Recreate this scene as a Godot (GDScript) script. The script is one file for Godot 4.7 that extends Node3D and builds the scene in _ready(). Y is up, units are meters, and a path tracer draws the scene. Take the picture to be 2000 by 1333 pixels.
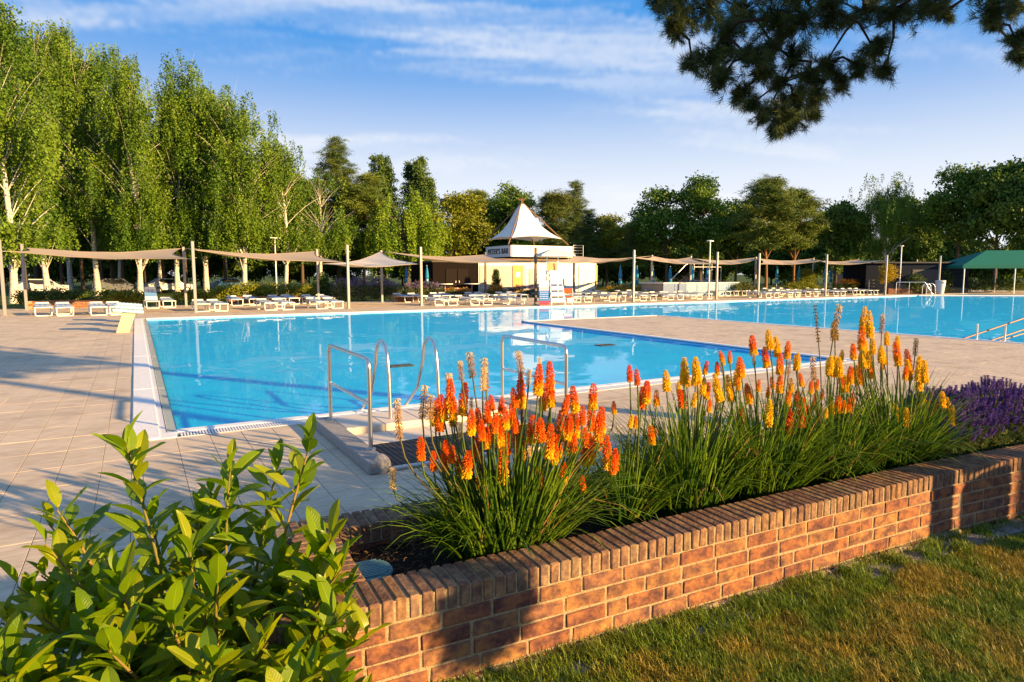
extends Node3D
# An outdoor swimming pool in low evening sun, seen over a brick planter. x runs along the near pool edge, -z along its left edge, y is up.

const SUN := Vector3(0.529, 0.2419, 0.814)          # towards the sun
const WALL_AT := Vector3(1.736, 0.0, -2.288)
const WALL_TURN := -0.05236
var rng := RandomNumberGenerator.new()
var M := {}
var used := {}
var clumps := {}


class MB:
	var v := PackedVector3Array()
	var n := PackedVector3Array()
	var c := PackedColorArray()
	var u := PackedVector2Array()
	var col := Color.WHITE

	func put(p: Vector3, nn: Vector3, uv := Vector2.ZERO) -> void:
		v.append(p); n.append(nn); c.append(col); u.append(uv)

	func tri(a: Vector3, b: Vector3, d: Vector3) -> void:   # counter-clockwise seen from outside
		var nn := (b - a).cross(d - a).normalized()
		put(a, nn); put(d, nn); put(b, nn)

	func quad(a: Vector3, b: Vector3, d: Vector3, e: Vector3) -> void:
		tri(a, b, d); tri(a, d, e)

	func quad_uv(a: Vector3, b: Vector3, d: Vector3, e: Vector3, s: float) -> void:   # a level sheet whose uv is x, z over s
		for t in [a, d, b, a, e, d]:
			put(t, Vector3.UP, Vector2(t.x, t.z) / s)

	func face(a: Vector3, b: Vector3, d: Vector3, e: Vector3, away: Vector3) -> void:
		if (b - a).cross(d - a).dot((a + b + d + e) * 0.25 - away) < 0.0:
			quad(e, d, b, a)
		else:
			quad(a, b, d, e)

	func box(ce: Vector3, s: Vector3, b := Basis.IDENTITY) -> void:
		var h := s * 0.5
		for ax in 3:
			for sg in [-1.0, 1.0]:
				var p: Array[Vector3] = []
				for q in [[-1.0, -1.0], [1.0, -1.0], [1.0, 1.0], [-1.0, 1.0]]:
					var w := Vector3.ZERO
					w[ax] = sg * h[ax]; w[(ax + 1) % 3] = q[0] * h[(ax + 1) % 3]; w[(ax + 2) % 3] = q[1] * h[(ax + 2) % 3]
					p.append(ce + b * w)
				face(p[0], p[1], p[2], p[3], ce)

	func cbox(ce: Vector3, s: Vector3, r: float, b := Basis.IDENTITY, wob := 0.0, rg: RandomNumberGenerator = null) -> void:   # a box with chamfered edges
		var h := s * 0.5
		var P := {}
		for sx in [-1, 1]:
			for sy in [-1, 1]:
				for sz in [-1, 1]:
					var sg := Vector3(sx, sy, sz)
					for ax in 3:
						var w := Vector3.ZERO
						for k in 3:
							w[k] = sg[k] * (h[k] if k == ax else h[k] - r)
						if wob > 0.0:
							w += Vector3(rg.randf_range(-1, 1), rg.randf_range(-1, 1), rg.randf_range(-1, 1)) * wob
						P[[sx, sy, sz, ax]] = ce + b * w
		for ax in 3:
			var a1 := (ax + 1) % 3
			var a2 := (ax + 2) % 3
			for sg in [-1, 1]:
				var q: Array[Vector3] = []
				for o in [[-1, -1], [1, -1], [1, 1], [-1, 1]]:
					var k := [0, 0, 0, ax]
					k[ax] = sg; k[a1] = o[0]; k[a2] = o[1]
					q.append(P[k])
				face(q[0], q[1], q[2], q[3], ce)
				for sh in [-1, 1]:
					var ka := [0, 0, 0, ax]; ka[ax] = sg; ka[a1] = sh; ka[a2] = -1
					var kb := ka.duplicate(); kb[a2] = 1
					var kc := kb.duplicate(); kc[3] = a1
					var kd := ka.duplicate(); kd[3] = a1
					face(P[ka], P[kb], P[kc], P[kd], ce)
		for sx in [-1, 1]:
			for sy in [-1, 1]:
				for sz in [-1, 1]:
					var A: Vector3 = P[[sx, sy, sz, 0]]
					var B: Vector3 = P[[sx, sy, sz, 1]]
					var C: Vector3 = P[[sx, sy, sz, 2]]
					if (B - A).cross(C - A).dot(A - ce) < 0.0:
						tri(A, C, B)
					else:
						tri(A, B, C)

	func tube(pts: Array, radii: Array, sides := 8, capped := true) -> void:
		var up := Vector3.UP
		var rings: Array = []
		for i in pts.size():
			var t: Vector3 = (pts[mini(i + 1, pts.size() - 1)] - pts[maxi(i - 1, 0)]).normalized()
			if absf(t.dot(up)) > 0.97:
				up = Vector3.RIGHT if absf(t.x) < 0.7 else Vector3.BACK
			var a := t.cross(up).normalized()
			up = a.cross(t).normalized()
			var r: float = radii[mini(i, radii.size() - 1)]
			var ring: Array = []
			for k in sides:
				var an := TAU * k / sides
				var d := a * cos(an) + up * sin(an)
				ring.append([pts[i] + d * r, d])
			rings.append(ring)
		for i in pts.size() - 1:
			for k in sides:
				var k2 := (k + 1) % sides
				var p = rings[i][k]; var q = rings[i][k2]; var s = rings[i + 1][k2]; var w = rings[i + 1][k]
				put(p[0], p[1]); put(q[0], q[1]); put(s[0], s[1])
				put(p[0], p[1]); put(s[0], s[1]); put(w[0], w[1])
		if capped:
			for e in [0, pts.size() - 1]:
				var out: Vector3 = (pts[0] - pts[1]).normalized() if e == 0 else (pts[e] - pts[e - 1]).normalized()
				for k in range(1, sides - 1):
					var A: Vector3 = rings[e][0][0]
					var B: Vector3 = rings[e][k][0]
					var C: Vector3 = rings[e][k + 1][0]
					if (B - A).cross(C - A).dot(out) < 0.0:
						tri(A, C, B)
					else:
						tri(A, B, C)

	func lathe(prof: Array, ce: Vector3, sides := 16) -> void:   # prof: Vector2(radius, height) from the bottom up
		for i in prof.size() - 1:
			var a: Vector2 = prof[i]; var b: Vector2 = prof[i + 1]
			var dn := Vector2(b.y - a.y, a.x - b.x).normalized()
			for k in sides:
				var t0 := TAU * k / sides; var t1 := TAU * (k + 1) / sides
				var d0 := Vector3(cos(t0), 0, sin(t0)); var d1 := Vector3(cos(t1), 0, sin(t1))
				var n0 := d0 * dn.x + Vector3.UP * dn.y; var n1 := d1 * dn.x + Vector3.UP * dn.y
				var p0 := ce + d0 * a.x + Vector3.UP * a.y; var p1 := ce + d1 * a.x + Vector3.UP * a.y
				var q0 := ce + d0 * b.x + Vector3.UP * b.y; var q1 := ce + d1 * b.x + Vector3.UP * b.y
				put(p0, n0); put(p1, n1); put(q1, n1)
				put(p0, n0); put(q1, n1); put(q0, n0)

	func patch(f: Callable, nu: int, nv: int) -> void:   # a smooth sheet through f(u, v); its front is where du x dv points
		var g: Array = []
		for i in nu + 1:
			for j in nv + 1:
				g.append(f.call(float(i) / nu, float(j) / nv))
		var nn: Array = []
		for i in nu + 1:
			for j in nv + 1:
				var a: Vector3 = g[mini(i + 1, nu) * (nv + 1) + j] - g[maxi(i - 1, 0) * (nv + 1) + j]
				var b: Vector3 = g[i * (nv + 1) + mini(j + 1, nv)] - g[i * (nv + 1) + maxi(j - 1, 0)]
				nn.append(a.cross(b).normalized())
		for i in nu:
			for j in nv:
				var k := [i * (nv + 1) + j, (i + 1) * (nv + 1) + j, (i + 1) * (nv + 1) + j + 1, i * (nv + 1) + j + 1]
				for q in [0, 2, 1, 0, 3, 2]:
					put(g[k[q]], nn[k[q]], Vector2(float(i + (1 if q in [1, 2] else 0)) / nu, float(j + (1 if q in [2, 3] else 0)) / nv))

	func mesh(m: Material) -> ArrayMesh:
		var A := []
		A.resize(Mesh.ARRAY_MAX)
		A[Mesh.ARRAY_VERTEX] = v; A[Mesh.ARRAY_NORMAL] = n; A[Mesh.ARRAY_COLOR] = c; A[Mesh.ARRAY_TEX_UV] = u
		var am := ArrayMesh.new()
		am.add_surface_from_arrays(Mesh.PRIMITIVE_TRIANGLES, A)
		am.surface_set_material(0, m)
		return am


func numbered(called: String) -> String:
	var k: int = used.get(called, 0)
	used[called] = k + 1
	return called if k == 0 else "%s_%03d" % [called, k]


func thing(called: String, label: String, category: String, at := Vector3.ZERO, turn := 0.0, group := "") -> Node3D:
	var o := Node3D.new()
	o.name = numbered(called)
	add_child(o)
	o.position = at
	o.rotation.y = turn
	tag(o, label, category, group)
	return o


func tag(o: Node, label: String, category: String, group := "") -> void:
	o.set_meta("label", label)
	o.set_meta("category", category)
	if group:
		o.set_meta("group", group)


func add(called: String, me: Mesh, parent: Node, at := Vector3.ZERO) -> MeshInstance3D:
	var o := MeshInstance3D.new()
	o.name = called
	o.mesh = me
	parent.add_child(o, true)
	o.position = at
	return o


func part(called: String, mb: MB, m: Material, parent: Node) -> MeshInstance3D:
	return add(called, mb.mesh(m), parent)


func structure(called: String, mb: MB, m: Material) -> MeshInstance3D:
	var o := part(called, mb, m, self)
	o.set_meta("kind", "structure")
	return o


func copies(called: String, me: Mesh, xf: Array, tints: Array, parent: Node) -> MultiMeshInstance3D:
	var mm := MultiMesh.new()
	mm.transform_format = MultiMesh.TRANSFORM_3D
	mm.use_colors = true
	mm.mesh = me
	mm.instance_count = xf.size()
	for i in xf.size():
		mm.set_instance_transform(i, xf[i])
		mm.set_instance_color(i, tints[i])
	var o := MultiMeshInstance3D.new()
	o.name = called
	o.multimesh = mm
	o.set_meta("kind", "stuff")
	parent.add_child(o, true)
	return o


func copy_of(o: Node3D, at: Vector3, turn: float, base: String) -> Node3D:
	var r: Node3D = o.duplicate()
	r.name = numbered(base)
	add_child(r)
	r.position = at
	r.rotation.y = turn
	return r


# ---------------------------------------------------------------- materials
func lin(r: float, g: float, b: float, a := 1.0) -> Color:
	var k := Color(r, g, b).linear_to_srgb()
	return Color(k.r, k.g, k.b, a)


func mat(c: Color, rough := 0.8, metal := 0.0, spec := 0.5) -> StandardMaterial3D:
	var m := StandardMaterial3D.new()
	m.albedo_color = c
	m.roughness = rough
	m.metallic = metal
	m.metallic_specular = spec
	return m


func painted(rough := 0.7, back := 0.0, spec := 0.4) -> StandardMaterial3D:   # the colour comes from the vertices
	var m := mat(Color.WHITE, rough, 0.0, spec)
	m.vertex_color_use_as_albedo = true
	if back > 0.0:
		m.backlight_enabled = true
		m.backlight = Color(back, back, back * 0.8).linear_to_srgb()
	return m


func noise_bytes(w: int, h: int, sd: int, freq: float, oct := 4, kind := FastNoiseLite.TYPE_SIMPLEX_SMOOTH) -> PackedByteArray:
	var f := FastNoiseLite.new()
	f.seed = sd; f.frequency = freq; f.fractal_octaves = oct; f.noise_type = kind
	var im := f.get_seamless_image(w, h, false, false, 0.12, true)
	im.convert(Image.FORMAT_L8)
	return im.get_data()


func ramp(stops: Array) -> Array:   # [[offset, linear colour], ...] to 256 sRGB colours
	var g := Gradient.new()
	g.offsets = PackedFloat32Array(stops.map(func(s): return s[0]))
	g.colors = PackedColorArray(stops.map(func(s): return s[1]))
	var out := []
	for i in 256:
		var c := g.sample(i / 255.0).linear_to_srgb()
		out.append([int(c.r * 255), int(c.g * 255), int(c.b * 255)])
	return out


func two_noise_texture(w: int, h: int, a: PackedByteArray, b: PackedByteArray, stops: Array, share: float) -> ImageTexture:
	var lut := ramp(stops)
	var d := PackedByteArray()
	d.resize(w * h * 3)
	for i in w * h:
		var q: Array = lut[int(a[i] * (1.0 - share) + b[i] * share)]
		d[i * 3] = q[0]; d[i * 3 + 1] = q[1]; d[i * 3 + 2] = q[2]
	return ImageTexture.create_from_image(Image.create_from_data(w, h, false, Image.FORMAT_RGB8, d))


func gray_texture(w: int, h: int, a: PackedByteArray) -> ImageTexture:
	return ImageTexture.create_from_image(Image.create_from_data(w, h, false, Image.FORMAT_L8, a))


func world_mapped(m: StandardMaterial3D, t: Texture2D, s: Vector3, bump: Texture2D = null, deep := 0.2) -> StandardMaterial3D:
	m.albedo_texture = t
	m.uv1_triplanar = true
	m.uv1_world_triplanar = true
	m.uv1_scale = s
	if bump:
		m.heightmap_enabled = true
		m.heightmap_texture = bump
		m.heightmap_scale = deep
	return m


func _ready() -> void:
	rng.seed = 20240611
	var cam := Camera3D.new()
	cam.name = "camera"
	add_child(cam)
	cam.position = Vector3(0, 1.75, 0)
	cam.rotation_degrees = Vector3(-5.79, -29.8, -0.1)
	cam.fov = 55.02
	cam.near = 0.05
	cam.far = 4000.0
	cam.current = true

	var env := Environment.new()
	env.background_mode = Environment.BG_SKY
	env.sky = Sky.new()
	env.sky.sky_material = make_sky()
	env.tonemap_mode = Environment.TONE_MAPPER_LINEAR
	env.tonemap_exposure = 2.9
	env.sdfgi_enabled = true
	env.ssao_enabled = true
	env.ssil_enabled = true
	var we := WorldEnvironment.new()
	we.name = "world_environment"
	we.environment = env
	add_child(we)

	var sun := DirectionalLight3D.new()
	sun.name = "sun"
	add_child(sun)
	sun.look_at_from_position(SUN * 50.0, Vector3.ZERO, Vector3.UP)
	sun.light_color = Color(1.0, 0.82, 0.55)
	sun.light_energy = 1.6
	sun.light_angular_distance = 0.5
	sun.shadow_enabled = true

	make_materials()
	build_ground()
	build_deck()
	build_pool()
	build_planter()
	build_far_structures()
	build_trees()
	build_pine()
	build_foot_bath()
	build_starting_blocks()
	build_ramp_rails()
	build_shade_sails()
	build_loungers()
	build_poolside()
	build_background()
	build_torch_lilies()
	build_lavender()
	build_laurel()
	build_lawn_grass()


func make_sky() -> PanoramaSkyMaterial:
	var w := 1536
	var h := 768
	var f := FastNoiseLite.new()
	f.seed = 23; f.frequency = 1.05; f.fractal_octaves = 6; f.fractal_gain = 0.56; f.noise_type = FastNoiseLite.TYPE_SIMPLEX_SMOOTH
	f.domain_warp_enabled = true; f.domain_warp_amplitude = 0.7; f.domain_warp_frequency = 0.7
	var g := FastNoiseLite.new()
	g.seed = 5; g.frequency = 0.34; g.fractal_octaves = 3
	var d := PackedByteArray()
	d.resize(w * h * 3)
	for y in h:
		var el := (0.5 - (y + 0.5) / h) * PI
		var up := sin(el)
		var hz := cos(el)
		var k := clampf(up, 0.0, 1.0)
		var base := Color(0.88, 0.92, 0.98).lerp(Color(0.07, 0.33, 0.80), smoothstep(0.07, 0.345, k)).lerp(Color(0.11, 0.29, 0.66), smoothstep(0.38, 0.8, k))
		for x in w:
			var c := base
			if up > 0.0:
				var az := ((x + 0.5) / w - 0.5) * TAU
				var dx := sin(az) * hz / (up + 0.16)
				var dz := -cos(az) * hz / (up + 0.16)
				var along := dx * 0.94 + dz * 0.34
				var across := -dx * 0.34 + dz * 0.94
				var a := f.get_noise_2d(along * 0.34, across * 1.25) * 0.5 + 0.5
				var b := g.get_noise_2d(along + 3.0, across + 1.0) * 0.5 + 0.5
				var cl := smoothstep(0.56, 0.82, a * 0.86 + b * 0.22) * 0.68
				cl = clampf(cl + smoothstep(0.5, 0.85, b) * 0.10 * (1.0 - k), 0.0, 0.85)
				c = base.lerp(Color(0.92, 0.94, 0.98), cl)
			else:
				c = Color(0.30, 0.30, 0.25)
			var s := c.linear_to_srgb()
			var i := (y * w + x) * 3
			d[i] = int(s.r * 255.0); d[i + 1] = int(s.g * 255.0); d[i + 2] = int(s.b * 255.0)
	var m := PanoramaSkyMaterial.new()
	m.panorama = ImageTexture.create_from_image(Image.create_from_data(w, h, false, Image.FORMAT_RGB8, d))
	m.energy_multiplier = 0.36
	return m


func make_materials() -> void:
	var fine := noise_bytes(512, 512, 3, 0.045, 5)
	var coarse := noise_bytes(512, 512, 8, 0.012, 4)
	var cell := noise_bytes(512, 512, 21, 0.09, 3)
	var streak := noise_bytes(512, 512, 31, 0.02, 5)
	# bricks: fired orange to plum, with soot and lime
	var brick_tex := two_noise_texture(512, 512, fine, coarse, [[0.2, Color(0.075, 0.04, 0.042)], [0.4, Color(0.15, 0.073, 0.055)], [0.55, Color(0.235, 0.11, 0.058)], [0.7, Color(0.29, 0.145, 0.062)], [0.9, Color(0.34, 0.20, 0.09)]], 0.7)
	var fine_bump := gray_texture(512, 512, fine)
	M.brick = []
	for t in [Color(1, 1, 1), Color(0.92, 0.80, 0.78), Color(1.05, 0.92, 0.8), Color(0.96, 0.98, 0.92), Color(0.88, 0.76, 0.76), Color(1.1, 1.1, 0.88)]:
		var m := world_mapped(mat(t.linear_to_srgb(), 0.9, 0, 0.3), brick_tex, Vector3(1.3, 1.6, 1.3), fine_bump, 0.4)
		m.uv1_offset = Vector3(t.g * 3.0, t.b * 5.0, t.r)
		M.brick.append(m)
	var cap_tex := two_noise_texture(512, 512, fine, coarse, [[0.2, Color(0.10, 0.062, 0.05)], [0.42, Color(0.155, 0.098, 0.07)], [0.58, Color(0.22, 0.14, 0.09)], [0.75, Color(0.29, 0.19, 0.11)], [0.95, Color(0.34, 0.26, 0.17)]], 0.6)
	M.cap = []
	for t in [Color(1, 1, 1), Color(0.93, 0.86, 0.84), Color(1.1, 0.98, 0.86), Color(0.96, 0.98, 0.94), Color(0.9, 0.8, 0.8), Color(1.2, 1.08, 0.84)]:
		var m := world_mapped(mat(t.linear_to_srgb(), 0.95, 0, 0.25), cap_tex, Vector3(1.6, 1.6, 1.6), fine_bump, 0.22)
		m.uv1_offset = Vector3(t.g * 3.0, t.b * 5.0, t.r)
		M.cap.append(m)
	M.mortar = world_mapped(mat(lin(0.95, 0.95, 0.95), 0.95, 0, 0.2), two_noise_texture(512, 512, fine, coarse, [[0.2, Color(0.19, 0.14, 0.08)], [0.5, Color(0.32, 0.25, 0.15)], [0.8, Color(0.40, 0.33, 0.22)]], 0.4), Vector3(4, 4, 4), fine_bump, 0.3)
	# paving: sandy stoneware with a faint grain along x
	var deck_tex := two_noise_texture(512, 512, streak, fine, [[0.15, Color(0.46, 0.37, 0.265)], [0.45, Color(0.56, 0.462, 0.34)], [0.6, Color(0.61, 0.51, 0.385)], [0.85, Color(0.68, 0.585, 0.45)]], 0.35)
	M.deck = []
	for t in [1.0, 0.975, 0.985, 0.96]:
		var m := world_mapped(mat(Color(t, t * 0.995, t * 0.985), 0.75, 0, 0.35), deck_tex, Vector3(0.35, 1.0, 3.2), fine_bump, 0.04)
		m.uv1_offset = Vector3(t * 9.0, 0, t * 5.0)
		M.deck.append(m)
	M.deck_all = world_mapped(mat(Color.WHITE, 0.75, 0, 0.35), deck_tex, Vector3(0.35, 1.0, 3.2))
	M.deck_all.vertex_color_use_as_albedo = true
	M.grout = mat(lin(0.30, 0.25, 0.19), 0.95)
	var stain := two_noise_texture(512, 512, coarse, noise_bytes(512, 512, 41, 0.03, 5), [[0.2, Color(0.76, 0.75, 0.74)], [0.40, Color(0.93, 0.93, 0.925)], [0.55, Color(1, 1, 1)], [0.8, Color(1, 1, 1)]], 0.45)
	for m in M.deck + [M.deck_all]:
		m.detail_enabled = true
		m.detail_blend_mode = BaseMaterial3D.BLEND_MODE_MUL
		m.detail_uv_layer = BaseMaterial3D.DETAIL_UV_2
		m.detail_albedo = stain
		m.uv2_triplanar = true
		m.uv2_world_triplanar = true
		m.uv2_scale = Vector3(0.13, 0.13, 0.13)
	M.grass = world_mapped(mat(Color.WHITE, 0.95, 0, 0.2), two_noise_texture(512, 512, fine, coarse, [[0.2, Color(0.06, 0.07, 0.012)], [0.45, Color(0.12, 0.115, 0.018)], [0.6, Color(0.18, 0.145, 0.022)], [0.8, Color(0.25, 0.17, 0.035)]], 0.5), Vector3(0.7, 0.7, 0.7))
	M.field = world_mapped(mat(Color.WHITE, 0.95, 0, 0.2), two_noise_texture(512, 512, fine, coarse, [[0.2, Color(0.035, 0.06, 0.014)], [0.5, Color(0.06, 0.10, 0.02)], [0.8, Color(0.10, 0.12, 0.03)]], 0.5), Vector3(0.11, 0.11, 0.11))
	M.soil = world_mapped(mat(Color.WHITE, 0.95, 0, 0.2), two_noise_texture(512, 512, fine, cell, [[0.2, Color(0.036, 0.026, 0.019)], [0.9, Color(0.048, 0.035, 0.026)]], 0.5), Vector3(3, 3, 3), gray_texture(512, 512, cell), 2.0)
	M.concrete = world_mapped(mat(Color.WHITE, 0.8, 0, 0.4), two_noise_texture(512, 512, fine, coarse, [[0.2, Color(0.20, 0.19, 0.18)], [0.5, Color(0.27, 0.26, 0.245)], [0.8, Color(0.34, 0.33, 0.31)]], 0.4), Vector3(2, 2, 2), fine_bump, 0.1)
	M.slab = world_mapped(mat(Color.WHITE, 0.9, 0, 0.3), two_noise_texture(512, 512, fine, coarse, [[0.2, Color(0.10, 0.095, 0.09)], [0.5, Color(0.17, 0.16, 0.15)], [0.8, Color(0.25, 0.235, 0.21)]], 0.5), Vector3(2.5, 2.5, 2.5), fine_bump, 0.3)
	M.step_tile = mat(lin(0.62, 0.54, 0.43), 0.6)
	M.white = mat(lin(0.80, 0.80, 0.78), 0.45)
	M.white_stone = world_mapped(mat(lin(0.98, 0.98, 0.98), 0.5), two_noise_texture(256, 256, noise_bytes(256, 256, 4, 0.05), noise_bytes(256, 256, 5, 0.02), [[0.2, Color(0.72, 0.71, 0.69)], [0.6, Color(0.82, 0.81, 0.79)]], 0.5), Vector3(1.5, 1.5, 1.5))
	M.wet = mat(lin(0.42, 0.46, 0.45), 0.25)
	M.gutter = mat(lin(0.62, 0.63, 0.68), 0.5)
	M.joint = mat(lin(0.05, 0.05, 0.06), 0.9)
	M.steel = mat(lin(0.62, 0.61, 0.60), 0.28, 1.0)
	M.steel_dull = mat(lin(0.42, 0.41, 0.39), 0.42, 1.0)
	M.post = mat(lin(0.27, 0.27, 0.27), 0.5, 0.3)
	M.post_dark = mat(lin(0.07, 0.065, 0.06), 0.6)
	M.rubber = mat(lin(0.018, 0.018, 0.02), 0.75)
	M.leaf = painted(0.55, 0.55)
	M.leaf_matte = painted(0.7, 0.35)
	M.needle = painted(0.65, 0.15)
	M.bark = painted(0.9)
	M.paint = painted(0.6)
	M.cloth = painted(0.85, 0.25)
	M.blade = painted(0.45, 0.5)
	M.petal = painted(0.55, 0.6)
	M.laurel = [mat(lin(0.21, 0.38, 0.010), 0.3, 0, 0.45), mat(lin(0.29, 0.46, 0.012), 0.32, 0, 0.45), mat(lin(0.46, 0.55, 0.015), 0.34, 0, 0.45), mat(lin(0.17, 0.33, 0.010), 0.3, 0, 0.45)]
	var vein := vein_texture()
	for m in M.laurel:
		m.albedo_texture = vein[0]
		m.heightmap_enabled = true
		m.heightmap_texture = vein[1]
		m.heightmap_scale = 0.12
		m.backlight_enabled = true
		m.backlight = Color(1.0, 1.0, 0.35)


func vein_texture() -> Array:   # a leaf's midrib and side veins, u along the leaf, v across it
	var w := 256
	var h := 128
	var d := PackedByteArray()
	var b := PackedByteArray()
	d.resize(w * h * 3)
	b.resize(w * h)
	for y in h:
		for x in w:
			var u := float(x) / w
			var v := absf(float(y) / h - 0.5) * 2.0
			var k := fposmod((u - v * 0.16) * 13.0, 1.0)
			var side := smoothstep(0.13, 0.0, minf(k, 1.0 - k)) * (1.0 - v * 0.5)
			var mid := smoothstep(0.07, 0.02, v)
			var t := clampf(0.80 + 0.08 * sin(x * 0.31) * sin(y * 0.53) + side * 0.10 + mid * 0.20, 0.0, 1.0)
			var i := y * w + x
			d[i * 3] = int(255 * clampf(t + mid * 0.15, 0, 1)); d[i * 3 + 1] = int(255 * t); d[i * 3 + 2] = int(255 * t * 0.95)
			b[i] = int(255 * clampf(0.7 - side * 0.45 - mid * 0.5, 0.0, 1.0))
	return [ImageTexture.create_from_image(Image.create_from_data(w, h, false, Image.FORMAT_RGB8, d)), gray_texture(w, h, b)]


# ---------------------------------------------------------------- ground, paving, pool
const NEAR_Z := -7.84
const FAR_Z := -30.46
const LEFT_X := -0.116
const SPIT_A := 12.73
const SPIT_B := 19.22
const SPIT_Z := -21.1


func sheet(mb: MB, x0: float, z0: float, x1: float, z1: float, y: float, s := 1.0) -> void:
	mb.quad_uv(Vector3(x0, y, z1), Vector3(x1, y, z1), Vector3(x1, y, z0), Vector3(x0, y, z0), s)


func build_ground() -> void:
	var mb := MB.new()
	var R := 1500.0
	sheet(mb, -R, -R, R, -43.0, -0.03)
	sheet(mb, -R, -43.0, -26.0, -2.3, -0.03)
	sheet(mb, 80.0, -43.0, R, -2.3, -0.03)
	sheet(mb, -R, -2.3, R, R, -0.03)
	structure("ground", mb, M.field)
	# the lawn in front of the planter, a little uneven
	var f := FastNoiseLite.new()
	f.seed = 4; f.frequency = 0.9
	var lb := MB.new()
	lb.patch(func(u, v):
		var x: float = lerpf(-9.0, 17.0, u)
		var z: float = lerpf(9.0, -2.29 + (x - 1.736) * 0.0524 - 0.05, v)
		return Vector3(x, 0.06 + 0.02 * f.get_noise_2d(x, z), z), 104, 46)
	structure("lawn", lb, M.grass)


func build_deck() -> void:
	var base := Node3D.new()
	base.name = "pavement"
	base.set_meta("kind", "structure")
	add_child(base)
	var rects := [Rect2(-26, -43, 26 + LEFT_X, 40.6), Rect2(LEFT_X, NEAR_Z, SPIT_A - LEFT_X, -2.4 - NEAR_Z), Rect2(SPIT_A, SPIT_Z, SPIT_B - SPIT_A, -2.4 - SPIT_Z), Rect2(SPIT_B, -3.0, 60.78, 0.6), Rect2(LEFT_X, -43, 80 - LEFT_X, 43 + FAR_Z), Rect2(64.1, FAR_Z, 15.9, 27.46)]
	var bed := MB.new()
	for r in rects:
		sheet(bed, r.position.x, r.position.y, r.end.x, r.end.y, -0.022)
	part("bedding", bed, M.grout, base)
	# tiles: 0.325 across, 0.65 along z
	var full: Array = []
	var rest := MB.new()
	var gap := 0.0019
	for r in rects:
		for i in range(floori((r.position.x + 0.03) / 0.325), ceili((r.end.x + 0.03) / 0.325)):
			for j in range(floori(r.position.y / 0.65), ceili(r.end.y / 0.65)):
				var x0 := -0.03 + i * 0.325
				var z0 := j * 0.65
				var a := Vector2(maxf(x0, r.position.x) + gap, maxf(z0, r.position.y) + gap)
				var b := Vector2(minf(x0 + 0.325, r.end.x) - gap, minf(z0 + 0.65, r.end.y) - gap)
				if b.x - a.x < 0.02 or b.y - a.y < 0.02:
					continue
				var whole := b.x - a.x > 0.31 and b.y - a.y > 0.63
				var mid := (a + b) * 0.5
				var near := mid.length()
				var seen := mid.dot(Vector2(0.497, -0.868)) > 2.0 and absf(mid.dot(Vector2(0.868, 0.497))) < mid.dot(Vector2(0.497, -0.868)) * 0.9 and not (mid.x > 0.7 and mid.y > -3.4)
				if whole and seen and near < 12.0 and not (mid.x > 1.6 and mid.x < 4.4 and mid.y < -5.2 and mid.y > -7.8):
					full.append([near, mid])
				else:
					tile(rest, a, b)
	full.sort_custom(func(p, q): return p[0] < q[0])
	var meshes: Array = []
	for k in 4:
		var mb := MB.new()
		mb.cbox(Vector3(0, -0.012, 0), Vector3(0.325 - gap * 2, 0.024, 0.65 - gap * 2), 0.0025)
		meshes.append(mb.mesh(M.deck[k]))
	for k in full.size():
		var p: Vector2 = full[k][1]
		if k < 300:
			var o := add("tile", meshes[rng.randi() % 4], base, Vector3(p.x, rng.randf_range(-0.0012, 0.0012), p.y))
			o.name = "tile" if k == 0 else "tile_%03d" % k
		else:
			tile(rest, p - Vector2(0.16, 0.3225), p + Vector2(0.16, 0.3225))
	var o := part("tile_field", rest, M.deck_all, base)
	o.set_meta("kind", "stuff")


func tile(mb: MB, a: Vector2, b: Vector2) -> void:
	var t := rng.randf_range(0.92, 0.99)
	mb.col = Color(t, t * 0.99, t * 0.975)
	var y := rng.randf_range(-0.0012, 0.0012)
	var p := [Vector3(a.x, y, b.y), Vector3(b.x, y, b.y), Vector3(b.x, y, a.y), Vector3(a.x, y, a.y)]
	mb.quad(p[0], p[1], p[2], p[3])
	for k in 4:
		var q: Vector3 = p[k]
		var s: Vector3 = p[(k + 1) % 4]
		mb.quad(q - Vector3(0, 0.02, 0), s - Vector3(0, 0.02, 0), s, q)


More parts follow.
